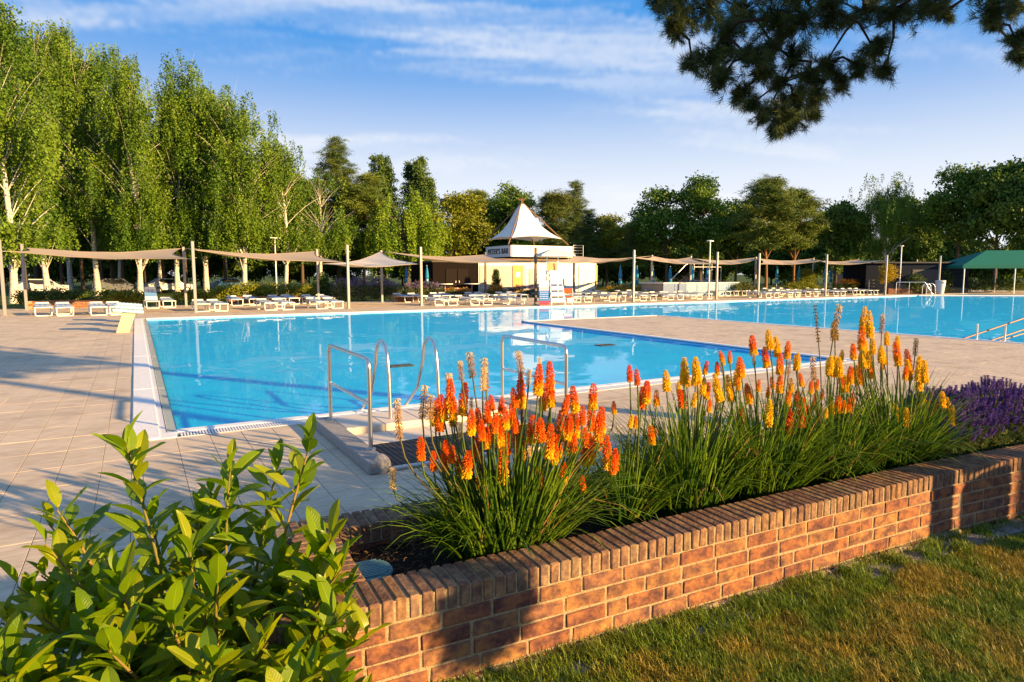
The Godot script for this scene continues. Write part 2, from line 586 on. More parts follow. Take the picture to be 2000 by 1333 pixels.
func build_pool() -> void:
	# basin: azure painted floor and walls
	var basin := thing("pool_basin", "azure painted basin of the swimming pool under the water", "pool")
	basin.set_meta("kind", "structure")
	var deep := -0.10
	var fl := MB.new()
	var wl := MB.new()
	var ring := [Vector2(0.33, -8.3), Vector2(0.33, -30.3), Vector2(55.8, -30.3), Vector2(64.0, -24.0), Vector2(64.0, -3.1), Vector2(19.37, -3.1), Vector2(19.37, -21.25), Vector2(12.58, -21.25), Vector2(12.58, -8.3)]
	sheet(fl, 0.33, -30.3, 12.58, -8.3, deep)
	sheet(fl, 12.58, -30.3, 19.37, -21.25, deep)
	sheet(fl, 19.37, -30.3, 64.0, -3.1, deep)
	var ctr := Vector3(0, 0, 0)
	for k in ring.size():
		var a: Vector2 = ring[k]
		var b: Vector2 = ring[(k + 1) % ring.size()]
		wl.quad(Vector3(a.x, deep, a.y), Vector3(a.x, -0.02, a.y), Vector3(b.x, -0.02, b.y), Vector3(b.x, deep, b.y))
	M.azure = world_mapped(mat(Color.WHITE, 0.5), two_noise_texture(256, 256, noise_bytes(256, 256, 61, 0.03), noise_bytes(256, 256, 62, 0.012), [[0.2, Color(0.001, 0.50, 0.86)], [0.5, Color(0.001, 0.56, 0.92)], [0.8, Color(0.001, 0.61, 0.95)]], 0.6), Vector3(0.25, 0.25, 0.25))
	part("floor", fl, M.azure, basin)
	part("wall", wl, M.azure, basin)
	# lane-drain grilles on the floor
	for p in [Vector2(4.6, -12.6), Vector2(10.6, -13.6)]:
		var g := MB.new()
		g.cbox(Vector3(p.x, deep + 0.012, p.y), Vector3(0.5, 0.02, 0.3), 0.006)
		part("drain_cover", g, M.joint, basin)
	# water
	var wa := MB.new()
	var y := -0.035
	var S := 66.0
	sheet(wa, 0.33, -30.3, 12.58, -8.3, y, S)
	sheet(wa, 12.58, -30.3, 19.37, -21.25, y, S)
	var c := [Vector3(19.37, y, -3.1), Vector3(64.0, y, -3.1), Vector3(64.0, y, -24.0), Vector3(55.8, y, -30.3), Vector3(19.37, y, -30.3)]
	for k in [1, 2, 3]:
		for t in [c[0], c[k + 1], c[k]]:
			wa.put(t, Vector3.UP, Vector2(t.x, t.z) / S)
	var m := StandardMaterial3D.new()
	m.transparency = BaseMaterial3D.TRANSPARENCY_ALPHA
	m.albedo_color = Color(0.0, 0.6, 0.85, 0.05)
	m.roughness = 0.02
	m.metallic_specular = 0.32
	m.normal_enabled = true
	m.normal_texture = ripple_texture()
	m.normal_scale = 0.05
	structure("water", wa, m)
	# coping: the starting end on the left, the overflow grating along the near edge, thin white rims elsewhere
	var cp := thing("pool_coping", "white stone coping and overflow grating round the swimming pool", "coping")
	cp.set_meta("kind", "structure")
	var zs := [-7.84, -11.4, -16.1, -20.8, -25.5, -30.46]
	for k in 5:
		var z0: float = zs[k] - 0.006
		var z1: float = zs[k + 1] + 0.006
		var mb := MB.new()
		mb.cbox(Vector3((LEFT_X + 0.15) * 0.5, -0.02, (z0 + z1) * 0.5), Vector3(0.15 - LEFT_X, 0.075, z0 - z1), 0.008)
		part("edge_slab", mb, M.white_stone, cp)
		mb = MB.new()
		mb.box(Vector3(0.182, -0.06, (z0 + z1) * 0.5 - 0.2), Vector3(0.062, 0.10, z0 - z1 - 0.01))
		part("gutter_strip", mb, M.gutter, cp)
		mb = MB.new()
		mb.cbox(Vector3(0.277, -0.075, (z0 + z1) * 0.5 - 0.22), Vector3(0.106, 0.10, z0 - z1 - 0.004), 0.006)
		part("beach_tile", mb, M.wet, cp)
	var bed := MB.new()
	bed.box(Vector3(0.2, -0.11, -19.2), Vector3(0.2, 0.06, 22.4))
	part("gutter_bed", bed, M.joint, cp)
	# near edge: grating of white bars across a dark channel, then a lip
	var ch := MB.new()
	ch.box(Vector3(6.45, -0.09, -8.0), Vector3(12.3, 0.1, 0.30))
	part("channel", ch, M.joint, cp)
	var bars := MB.new()
	var x := 0.36
	while x < 12.6:
		bars.box(Vector3(x, -0.018, -7.985), Vector3(0.017, 0.03, 0.262))
		x += 0.031
	var go := part("grating", bars, M.white, cp)
	go.set_meta("kind", "stuff")
	for k in 6:
		var w := 12.32 / 6
		var mb := MB.new()
		mb.cbox(Vector3(0.31 + w * (k + 0.5), -0.03, -8.205), Vector3(w - 0.006, 0.06, 0.17), 0.012)
		part("lip", mb, M.white_stone, cp)
		mb = MB.new()
		mb.box(Vector3(0.31 + w * (k + 0.5), -0.02, -7.848), Vector3(w, 0.045, 0.014))
		part("grating_rim", mb, M.white, cp)
	var cor := MB.new()
	cor.cbox(Vector3(0.23, -0.0245, -7.99), Vector3(0.16, 0.06, 0.29), 0.006)
	part("corner_slab", cor, M.white_stone, cp)
	# rims
	for r in [[12.655, -14.545, 0.15, 13.41], [19.295, -12.1, 0.15, 18.3], [15.975, -21.175, 6.79, 0.15], [28.0, -30.38, 55.4, 0.15]]:
		var mb := MB.new()
		mb.cbox(Vector3(r[0], -0.015, r[1]), Vector3(r[2], 0.06, r[3]), 0.01)
		part("rim", mb, M.white_stone, cp)
	var rb := MB.new()
	rb.cbox(Vector3(59.93, -0.015, -27.1), Vector3(10.2, 0.06, 0.15), 0.01, Basis(Vector3.UP, -0.655))
	part("rim", rb, M.white_stone, cp)


func ripple_texture() -> ImageTexture:
	var w := 1024
	var f := FastNoiseLite.new()
	f.seed = 77; f.frequency = 1.0; f.fractal_octaves = 3; f.noise_type = FastNoiseLite.TYPE_SIMPLEX_SMOOTH
	var g := FastNoiseLite.new()
	g.seed = 9; g.frequency = 0.13; g.fractal_octaves = 2
	var d := PackedByteArray()
	d.resize(w * w * 3)
	var rows := w / 2
	for yy in w:
		var z := float(yy) / w * 66.0
		for xx in w:
			var i := (yy * w + xx) * 3
			if yy < rows:   # the pool covers 30 of the 66 metres along z
				d[i] = 128; d[i + 1] = 128; d[i + 2] = 255
				continue
			var x := float(xx) / w * 66.0
			var patchy := 0.10 + smoothstep(0.16, 0.42, g.get_noise_2d(x, z * 1.6)) * 0.9
			var a := f.get_noise_2d(x * 1.1, z * 1.9) * patchy
			var b := f.get_noise_2d(x * 1.1 + 40.0, z * 1.9 + 13.0) * patchy
			d[i] = int(clampf(0.5 + a * 0.5, 0, 1) * 255); d[i + 1] = int(clampf(0.5 + b * 0.5, 0, 1) * 255); d[i + 2] = 255
	return ImageTexture.create_from_image(Image.create_from_data(w, w, false, Image.FORMAT_RGB8, d))


# ---------------------------------------------------------------- brick planter
func wall_local(called: String, label: String, category: String) -> Node3D:
	return thing(called, label, category, WALL_AT, WALL_TURN)


func brick_mesh(s: Vector3, m: Material) -> ArrayMesh:
	var mb := MB.new()
	mb.cbox(Vector3.ZERO, s, 0.005, Basis.IDENTITY, 0.0018, rng)
	return mb.mesh(m)


func build_planter() -> void:
	var top := 0.402
	var course := 0.0755
	var stretch: Array = []
	var half: Array = []
	var rowlock: Array = []
	for i in M.brick.size():
		var m: Material = M.brick[i]
		for k in 2:
			stretch.append(brick_mesh(Vector3(0.213, 0.0655, 0.102), m))
			half.append(brick_mesh(Vector3(0.102, 0.0655, 0.102), m))
			rowlock.append(brick_mesh(Vector3(0.0435, 0.094, 0.213), M.cap[i]))
	var place := func(parent: Node3D, me: Mesh, at: Vector3, turn := 0.0):
		var k: int = parent.get_meta("bricks", 0)
		var o := add("brick", me, parent, at + Vector3(rng.randf_range(-0.001, 0.001), rng.randf_range(-0.0015, 0.0015), rng.randf_range(-0.003, 0.002)))
		o.name = "brick" if k == 0 else "brick_%03d" % k
		o.rotation = Vector3(rng.randf_range(-0.01, 0.01), turn + rng.randf_range(-0.008, 0.008), rng.randf_range(-0.008, 0.008))
		parent.set_meta("bricks", k + 1)
	# front wall: four courses and a rowlock coping, bending a little past 2.78
	var fw := wall_local("planter_wall", "low brick planter wall with upright coping bricks beside the lawn", "wall")
	var bend := 2.78
	var lean := 0.045
	var at_s := func(s: float, z: float, y: float) -> Vector3:
		return Vector3(s, y, z) if s < bend else Vector3(bend, y, z) + Vector3(cos(lean), 0, sin(lean)) * (s - bend)
	for k in 5:
		var y := top - course * (k + 0.5) - 0.004
		var s: float = -1.40 + [0.0, 0.13, 0.02, 0.17, 0.08][k]
		while s < 4.9:
			var short := rng.randf() < 0.05
			var w := 0.102 if short else 0.213
			var mid: float = s + w * 0.5
			place.call(fw, (half if short else stretch)[rng.randi() % 12], at_s.call(mid, -0.051, y), 0.0 if mid < bend else -lean)
			s += w + 0.0115
	var cap_i := 0
	var s := -1.38
	while s < 4.9:
		var mm: int = [4, 1, 0, 1, 3, 4, 2, 1, 5, 3, 1, 4][rng.randi() % 12]
		place.call(fw, rowlock[mm * 2 + rng.randi() % 2], at_s.call(s, -0.1065, top + 0.044), 0.0 if s < bend else -lean)
		s += 0.0535
		cap_i += 1
	var core := MB.new()
	core.box(Vector3((bend - 1.44) * 0.5, top * 0.5 - 0.03, -0.107), Vector3(bend + 1.44, top + 0.06, 0.202))
	core.box(Vector3((bend - 1.44) * 0.5, top + 0.036, -0.107), Vector3(bend + 1.44, 0.092, 0.199))
	var b2 := Basis(Vector3.UP, -lean)
	core.box(Vector3(bend, 0, 0) + b2 * Vector3(1.075, top * 0.5 - 0.03, -0.107), Vector3(2.15, top + 0.06, 0.2015), b2)
	core.box(Vector3(bend, 0, 0) + b2 * Vector3(1.075, top + 0.036, -0.107), Vector3(2.15, 0.0915, 0.198), b2)
	part("mortar", core, M.mortar, fw)
	# a rough mortar toe where wall meets turf
	var toe := MB.new()
	for k in 40:
		var q := -1.3 + k * 0.105
		toe.cbox(Vector3(q, 0.045 + rng.randf_range(0, 0.02), 0.008), Vector3(0.12, 0.06, 0.03 + rng.randf_range(0, 0.02)), 0.012, Basis(Vector3.UP, rng.randf_range(-0.15, 0.15)), 0.006, rng)
	var toe_o := part("footing", toe, M.mortar, fw)
	toe_o.set_meta("kind", "stuff")
	# back and end walls
	var bw := wall_local("planter_back_wall", "brick planter wall along the pool terrace behind the torch lilies", "wall")
	s = -1.16
	while s < 4.9:
		place.call(bw, rowlock[[4, 1, 4, 1, 0, 3][rng.randi() % 6] * 2 + rng.randi() % 2], Vector3(s, top + 0.044, -0.925))
		s += 0.0545
	s = -1.14
	while s < 1.2:   # upright bricks below the coping, facing the soil
		place.call(bw, stretch[rng.randi() % 12], Vector3(s + 0.1065, top - 0.042, -0.875))
		place.call(bw, stretch[rng.randi() % 12], Vector3(s + 0.1065, top - 0.117, -0.875))
		s += 0.2245
	s = -1.2
	while s < 4.8:
		for k in 5:
			place.call(bw, stretch[rng.randi() % 12], Vector3(s + 0.1065 + (0.11 if k % 2 else 0.0), top - course * (k + 0.5) - 0.004, -0.982))
		s += 0.2245
	s = -0.25
	while s > -0.80:
		place.call(bw, rowlock[[4, 1, 0, 3][rng.randi() % 4] * 2], Vector3(-1.09, top + 0.044, s), PI / 2)
		s -= 0.0545
	var bc := MB.new()
	bc.box(Vector3(1.85, top * 0.5 - 0.03, -0.929), Vector3(6.2, top + 0.06, 0.198))
	bc.box(Vector3(1.85, top + 0.036, -0.925), Vector3(6.2, 0.0912, 0.199))
	bc.box(Vector3(-1.09, top * 0.5 - 0.03, -0.517), Vector3(0.2, top + 0.058, 0.61))
	bc.box(Vector3(-1.09, top + 0.034, -0.517), Vector3(0.196, 0.092, 0.61))
	part("mortar", bc, M.mortar, bw)
	# soil and litter
	var f := FastNoiseLite.new()
	f.seed = 2; f.frequency = 4.0
	var so := MB.new()
	so.patch(func(u, v):
		var x := lerpf(-1.02, 4.9, u)
		var z := lerpf(-0.19, -0.84, v)
		return Vector3(x, 0.36 + 0.025 * f.get_noise_2d(x, z) + 0.02 * f.get_noise_2d(x * 5.0, z * 5.0), z), 150, 24)
	var soil := wall_local("planting_soil", "dark soil and bark litter filling the brick planter", "soil")
	part("earth", so, M.soil, soil)
	soil.set_meta("kind", "structure")
	var lit := MB.new()
	for k in 900:
		var p := Vector3(rng.randf_range(-1.0, 0.55), 0, rng.randf_range(-0.82, -0.22))
		p.y = 0.372 + 0.02 * f.get_noise_2d(p.x, p.z) + rng.randf_range(0, 0.02)
		var d := Vector3(rng.randf_range(-1, 1), rng.randf_range(-0.25, 0.3), rng.randf_range(-1, 1)).normalized() * rng.randf_range(0.015, 0.07)
		lit.col = Color(0.15, 0.088, 0.042) * rng.randf_range(0.75, 1.25)
		lit.tube([p - d * 0.5, p + Vector3(0, 0.006, 0), p + d * 0.5], [0.0012, 0.0018, 0.001], 4, false)
	var lo := part("bark_litter", lit, M.bark, soil)
	lo.set_meta("kind", "stuff")
	# round plastic valve lid
	var vl := thing("valve_lid", "round blue green plastic valve lid lying in the planter soil", "lid", WALL_AT + Vector3(-0.87, 0.375, -0.56), WALL_TURN)
	var mb := MB.new()
	mb.lathe([Vector2(0.105, -0.04), Vector2(0.112, 0.012), Vector2(0.106, 0.02), Vector2(0.0, 0.026)], Vector3.ZERO, 28)
	part("cover", mb, mat(lin(0.10, 0.24, 0.27), 0.5), vl)
	mb = MB.new()
	for k in 11:
		var z := -0.08 + 0.016 * k
		var hw := sqrt(maxf(0.0, 0.098 * 0.098 - z * z))
		mb.box(Vector3(0, 0.0265, z), Vector3(hw * 2.0, 0.005, 0.006))
	part("grip_ribs", mb, mat(lin(0.12, 0.27, 0.30), 0.5), vl)
	# stepping-stone edging at the wall foot
	var ed := wall_local("stone_edging", "row of flat grey edging slabs along the planter wall foot", "edging")
	s = -0.9
	while s < 4.6:
		var w := rng.randf_range(0.32, 0.42)
		var sl := MB.new()
		sl.cbox(Vector3(s + w * 0.5, 0.05, 0.10), Vector3(w - 0.012, 0.04, 0.14), 0.008, Basis(Vector3.UP, rng.randf_range(-0.02, 0.02)), 0.003, rng)
		part("slab", sl, M.slab, ed)
		s += w


# ---------------------------------------------------------------- planting near the camera
const ROOTS := [Vector2(-0.22,-0.46),Vector2(0.56,-0.50),Vector2(1.02,-0.50),Vector2(1.62,-0.50),Vector2(2.25,-0.50),Vector2(2.85,-0.45)]
# each flower: x, y, z of the head's foot, head length, sideways lean, kind (0 red over yellow, 1 red, 2 orange, 3 yellow, 4 withered, 5 cream, 6 bare)
const FLOWERS := [
	[[0.99,1.03,-2.74,0.18,0.03,4],[1.10,1.11,-2.74,0.15,0.08,4],[1.12,1.10,-2.70,0.12,0.02,4],[1.28,1.18,-2.83,0.11,-0.03,5],[1.21,1.08,-2.75,0.12,-0.00,0],[1.25,1.00,-2.90,0.11,0.02,1],[1.35,1.00,-2.95,0.11,0.01,0],[1.39,1.06,-2.93,0.16,-0.03,0],[1.26,1.28,-2.66,0.09,-0.06,4],[1.42,1.25,-2.87,0.13,0.00,4],[1.52,1.17,-2.92,0.17,0.03,4],[1.44,1.20,-2.80,0.11,-0.05,5],[1.44,1.07,-2.93,0.07,-0.02,5],[1.26,1.01,-2.68,0.07,-0.04,5],[1.29,1.03,-2.63,0.11,-0.04,0],[1.45,1.04,-2.77,0.10,0.06,1],[1.34,1.00,-2.62,0.09,-0.00,1],[1.51,0.92,-2.87,0.11,-0.03,0],[1.47,0.94,-2.69,0.13,0.04,0],[1.56,1.06,-2.84,0.08,0.11,1],[1.46,1.04,-2.61,0.10,0.01,0],[1.07,0.93,-2.69,0.10,-0.05,1],[1.17,0.84,-2.79,0.09,-0.05,1],[1.30,0.81,-2.96,0.11,-0.00,1],[1.24,0.88,-2.73,0.08,-0.06,1],[1.27,0.83,-2.64,0.12,0.03,0],[1.42,0.86,-2.83,0.09,-0.01,1],[1.47,0.66,-2.89,0.18,0.04,0],[1.46,0.78,-2.64,0.17,-0.02,0],[1.61,1.27,-2.72,0.12,-0.09,4],[1.61,1.11,-2.72,0.16,0.00,0],[1.56,1.12,-2.69,0.09,-0.05,1],[1.62,1.22,-2.67,0.08,0.08,5],[1.63,1.19,-2.60,0.14,-0.01,0],[1.65,1.30,-2.61,0.06,-0.14,5],[1.85,1.04,-2.90,0.14,0.08,0],[1.63,0.94,-2.66,0.13,0.07,0],[1.65,0.96,-2.60,0.11,-0.04,1],[1.63,0.83,-2.76,0.12,-0.03,0],[1.59,0.89,-2.61,0.05,-0.03,5],[1.70,0.87,-2.61,0.16,0.04,0],[1.54,1.00,-2.66,0.07,-0.01,1],[1.94,1.02,-2.83,0.10,0.04,1],[1.93,0.88,-2.85,0.15,-0.05,0],[1.82,0.94,-2.62,0.11,0.00,0],[1.94,1.05,-2.73,0.13,-0.06,0],[1.90,1.01,-2.61,0.09,-0.01,1],[2.06,1.05,-2.74,0.13,0.03,0],[2.14,0.90,-2.86,0.16,0.07,1],[2.21,0.86,-2.86,0.16,0.02,0],[1.95,0.91,-2.74,0.13,0.01,0],[2.01,0.86,-2.73,0.10,-0.12,1],[2.04,0.76,-2.73,0.16,-0.02,0],[2.09,0.75,-2.65,0.17,-0.01,0],[2.14,0.73,-2.65,0.11,-0.08,1],[1.72,0.68,-2.73,0.11,-0.00,0],[1.84,0.70,-2.69,0.11,0.00,0],[1.87,0.59,-2.77,0.05,-0.04,1],[1.92,0.65,-2.62,0.08,-0.13,0],[1.95,0.50,-2.74,0.06,0.01,5],[2.31,0.97,-2.87,0.07,0.04,2],[1.03,0.72,-2.96,0.11,-0.01,5],[1.42,0.93,-2.72,0.10,0.04,0],[1.63,0.83,-2.90,0.11,0.01,1],[1.92,0.75,-2.89,0.11,0.03,0],[2.01,0.78,-2.86,0.12,-0.07,0],[2.11,0.87,-2.75,0.12,-0.01,1],[1.24,1.02,-2.92,0.13,0.02,0],[1.23,1.01,-2.85,0.11,0.02,1],[1.24,1.09,-2.71,0.10,0.07,0],[1.27,1.11,-2.81,0.15,0.03,0],[1.39,1.01,-2.74,0.11,-0.06,0],[1.40,1.03,-2.61,0.09,0.05,1],[1.61,0.91,-2.92,0.12,-0.04,0],[1.43,1.12,-2.68,0.07,-0.04,1],[1.61,1.00,-2.80,0.11,0.01,0],[1.27,0.85,-2.88,0.10,0.11,1],[1.22,0.84,-2.77,0.08,-0.09,1],[1.39,0.71,-2.95,0.13,-0.02,0],[1.45,0.79,-2.94,0.10,-0.02,1],[1.48,0.75,-2.67,0.17,0.06,0],[1.91,1.13,-2.92,0.16,-0.04,0],[1.85,1.07,-2.82,0.14,0.05,0],[1.67,0.86,-2.86,0.14,0.04,0],[1.68,0.92,-2.87,0.08,-0.02,1],[2.03,0.79,-2.92,0.15,-0.01,0],[1.99,0.89,-2.83,0.12,-0.07,0],[2.10,0.87,-2.75,0.16,-0.01,0],[2.08,0.86,-2.92,0.13,-0.06,0],[1.90,0.86,-2.68,0.10,-0.07,1],[2.03,0.75,-2.76,0.16,-0.09,0],[2.11,0.72,-2.63,0.10,-0.01,1],[1.92,0.65,-2.64,0.08,0.01,0],[1.49,0.90,-2.71,0.10,-0.07,1],[1.76,0.82,-2.65,0.10,-0.01,0],[1.88,0.80,-2.80,0.12,-0.06,0],[2.20,0.78,-2.88,0.12,0.07,1]],
	[[2.25,1.18,-2.61,0.08,-0.05,1],[2.43,1.01,-2.78,0.12,0.00,1],[2.42,1.05,-2.73,0.12,-0.12,0],[2.64,0.98,-2.89,0.09,0.08,2],[2.44,0.88,-2.84,0.07,-0.18,2],[2.64,0.74,-2.92,0.11,0.04,2],[2.41,1.15,-2.86,0.09,-0.04,1],[2.34,0.91,-2.77,0.07,0.08,3],[2.43,0.82,-2.69,0.10,0.01,2]],
	[[2.54,1.11,-2.70,0.11,-0.09,3],[2.68,1.07,-2.75,0.07,-0.03,3],[2.88,1.08,-2.89,0.15,-0.13,3],[2.66,1.16,-2.59,0.14,-0.15,3],[2.74,0.98,-2.77,0.10,0.03,1],[2.82,0.98,-2.77,0.08,-0.07,3],[2.68,1.06,-2.60,0.07,0.06,4],[3.03,0.99,-2.87,0.10,0.07,2],[3.12,1.13,-2.87,0.08,-0.10,0],[2.87,1.26,-2.61,0.06,-0.19,2],[2.86,1.04,-2.61,0.15,-0.11,3],[3.09,1.15,-2.80,0.07,-0.31,4],[2.78,0.98,-2.61,0.07,-0.00,2],[3.17,0.90,-2.91,0.08,0.13,4],[2.83,1.11,-2.77,0.14,-0.12,3],[2.63,1.15,-2.66,0.14,0.06,3],[2.67,1.00,-2.71,0.10,-0.08,1],[2.95,1.03,-2.83,0.10,-0.01,3],[3.02,1.14,-2.88,0.08,0.06,0],[2.99,1.22,-2.71,0.07,-0.11,2],[3.15,0.61,-2.83,0.15,-0.06,0],[3.05,0.87,-2.91,0.07,-0.03,3]],
	[[3.29,0.95,-2.91,0.16,-0.05,3],[3.16,1.21,-2.81,0.07,-0.01,2],[3.08,1.15,-2.65,0.12,-0.17,2],[2.99,1.09,-2.59,0.07,0.04,2],[3.36,1.25,-2.80,0.12,-0.05,0],[3.20,1.32,-2.55,0.11,-0.10,3],[3.31,1.19,-2.75,0.08,-0.14,4],[3.56,1.15,-2.86,0.13,-0.15,0],[3.38,1.25,-2.57,0.10,-0.07,2],[3.50,1.13,-2.71,0.13,-0.04,2],[3.53,1.13,-2.67,0.09,-0.01,4],[3.23,0.97,-2.71,0.12,-0.17,2],[3.23,1.05,-2.65,0.07,0.05,2],[3.39,1.05,-2.67,0.07,-0.16,2],[3.32,1.05,-2.57,0.10,0.00,2],[3.47,0.97,-2.77,0.07,0.10,2],[3.22,0.86,-2.56,0.15,0.00,3],[3.26,0.78,-2.80,0.14,-0.07,2],[3.25,0.57,-2.85,0.15,-0.05,0],[3.44,0.95,-2.60,0.09,0.01,2],[3.10,1.09,-2.70,0.12,-0.02,3],[3.50,1.24,-2.73,0.12,-0.09,3],[3.71,0.98,-2.78,0.09,0.05,3],[3.54,0.76,-2.65,0.18,-0.09,1]],
	[[3.45,1.19,-2.55,0.09,-0.04,3],[3.63,1.10,-2.56,0.15,-0.12,4],[3.53,1.07,-2.57,0.08,-0.18,2],[3.97,0.94,-2.82,0.09,-0.13,2],[3.93,0.98,-2.75,0.07,-0.06,2],[3.78,0.88,-2.79,0.10,0.04,1],[3.61,0.80,-2.62,0.18,-0.07,1],[3.78,0.80,-2.69,0.10,-0.09,2],[4.05,0.82,-2.85,0.09,0.14,2],[4.09,0.89,-2.82,0.07,-0.01,2],[3.77,0.84,-2.57,0.07,-0.09,3],[3.97,1.30,-2.78,0.26,-0.06,6],[3.77,1.35,-2.54,0.23,-0.05,4],[4.21,1.04,-2.85,0.13,0.05,3],[3.48,1.17,-2.58,0.09,-0.13,3],[3.96,1.09,-2.63,0.13,-0.20,3],[4.13,1.31,-2.77,0.12,-0.15,3],[4.21,1.15,-2.77,0.08,-0.06,3],[3.76,1.13,-2.55,0.11,0.06,3],[4.18,0.95,-2.72,0.11,-0.16,2],[3.88,0.87,-2.52,0.08,0.01,2],[3.92,0.86,-2.58,0.11,-0.02,2],[4.18,1.11,-2.79,0.08,-0.14,3],[3.93,1.10,-2.59,0.12,-0.19,3],[4.43,0.91,-2.85,0.12,-0.17,3],[4.02,0.85,-2.57,0.09,0.08,2],[4.05,0.81,-2.70,0.09,-0.16,3]],
	[[4.33,1.36,-2.70,0.17,0.03,3],[3.99,1.28,-2.49,0.14,-0.00,2],[4.69,1.33,-2.78,0.14,-0.05,4],[3.90,1.22,-2.48,0.10,-0.19,2],[4.20,1.23,-2.54,0.10,-0.06,3],[4.24,1.13,-2.59,0.11,-0.10,3],[4.40,1.04,-2.67,0.12,-0.25,2],[4.64,1.11,-2.72,0.12,-0.21,3],[4.69,1.06,-2.76,0.06,0.11,2],[4.71,1.22,-2.67,0.09,-0.07,3],[4.34,1.16,-2.45,0.15,-0.15,2],[5.05,1.15,-2.73,0.13,-0.04,4],[4.79,1.00,-2.62,0.14,-0.07,3],[4.79,1.01,-2.56,0.17,-0.07,3],[4.73,1.01,-2.48,0.15,-0.21,3],[4.50,1.04,-2.49,0.09,-0.02,2],[4.29,1.12,-2.67,0.09,-0.23,3],[4.34,0.99,-2.71,0.13,-0.12,2],[3.92,1.06,-2.51,0.11,-0.14,2],[4.29,0.84,-2.72,0.09,-0.09,2],[4.45,0.67,-2.78,0.10,-0.16,2],[5.12,0.71,-2.69,0.15,-0.16,3],[4.48,0.73,-2.46,0.12,0.03,3],[5.09,0.67,-2.60,0.15,0.00,3],[4.88,0.82,-2.43,0.11,0.01,3],[5.21,0.60,-2.53,0.18,-0.10,3],[5.79,0.48,-2.68,0.21,-0.13,3],[4.24,1.34,-2.59,0.17,-0.16,3],[4.49,1.15,-2.79,0.12,0.01,2],[4.47,1.18,-2.76,0.10,-0.04,3],[4.35,1.16,-2.57,0.11,-0.10,3],[4.37,1.28,-2.55,0.09,-0.14,3],[4.86,1.04,-2.66,0.17,-0.20,2],[4.83,0.93,-2.57,0.15,-0.10,3],[4.07,1.15,-2.51,0.09,-0.24,3],[4.33,1.00,-2.73,0.13,-0.19,3],[4.16,0.69,-2.61,0.09,0.03,3],[5.27,0.64,-2.72,0.15,-0.15,3],[4.62,0.71,-2.61,0.13,-0.09,3],[5.25,0.71,-2.57,0.13,-0.30,3],[5.25,0.52,-2.58,0.19,-0.05,3]]]


func wall_point(s: float, z: float, y: float) -> Vector3:
	return WALL_AT + Basis(Vector3.UP, WALL_TURN) * Vector3(s, y, z)


func blade(mb: MB, p: Vector3, az: float, rise: float, length: float, droop: float, width: float, c: Color, segs := 6) -> void:
	var d := Vector3(cos(az) * cos(rise), sin(rise), sin(az) * cos(rise))
	var side := Vector3(-sin(az), 0, cos(az))
	var at := p
	var last: Array = []
	for k in segs + 1:
		var t := float(k) / segs
		var w := width * (1.0 - pow(t, 2.2)) * 0.5 + 0.0004
		var nn := side.cross(d).normalized()
		var ring := [at - side * w + nn * w * 0.5, at, at + side * w + nn * w * 0.5]
		if k > 0:
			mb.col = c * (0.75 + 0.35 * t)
			for q in 2:
				mb.quad(last[q], last[q + 1], ring[q + 1], ring[q])
		last = ring
		at += d * (length / segs)
		d = (d + Vector3(0, -droop / segs * (0.4 + t * 1.6), 0)).normalized()


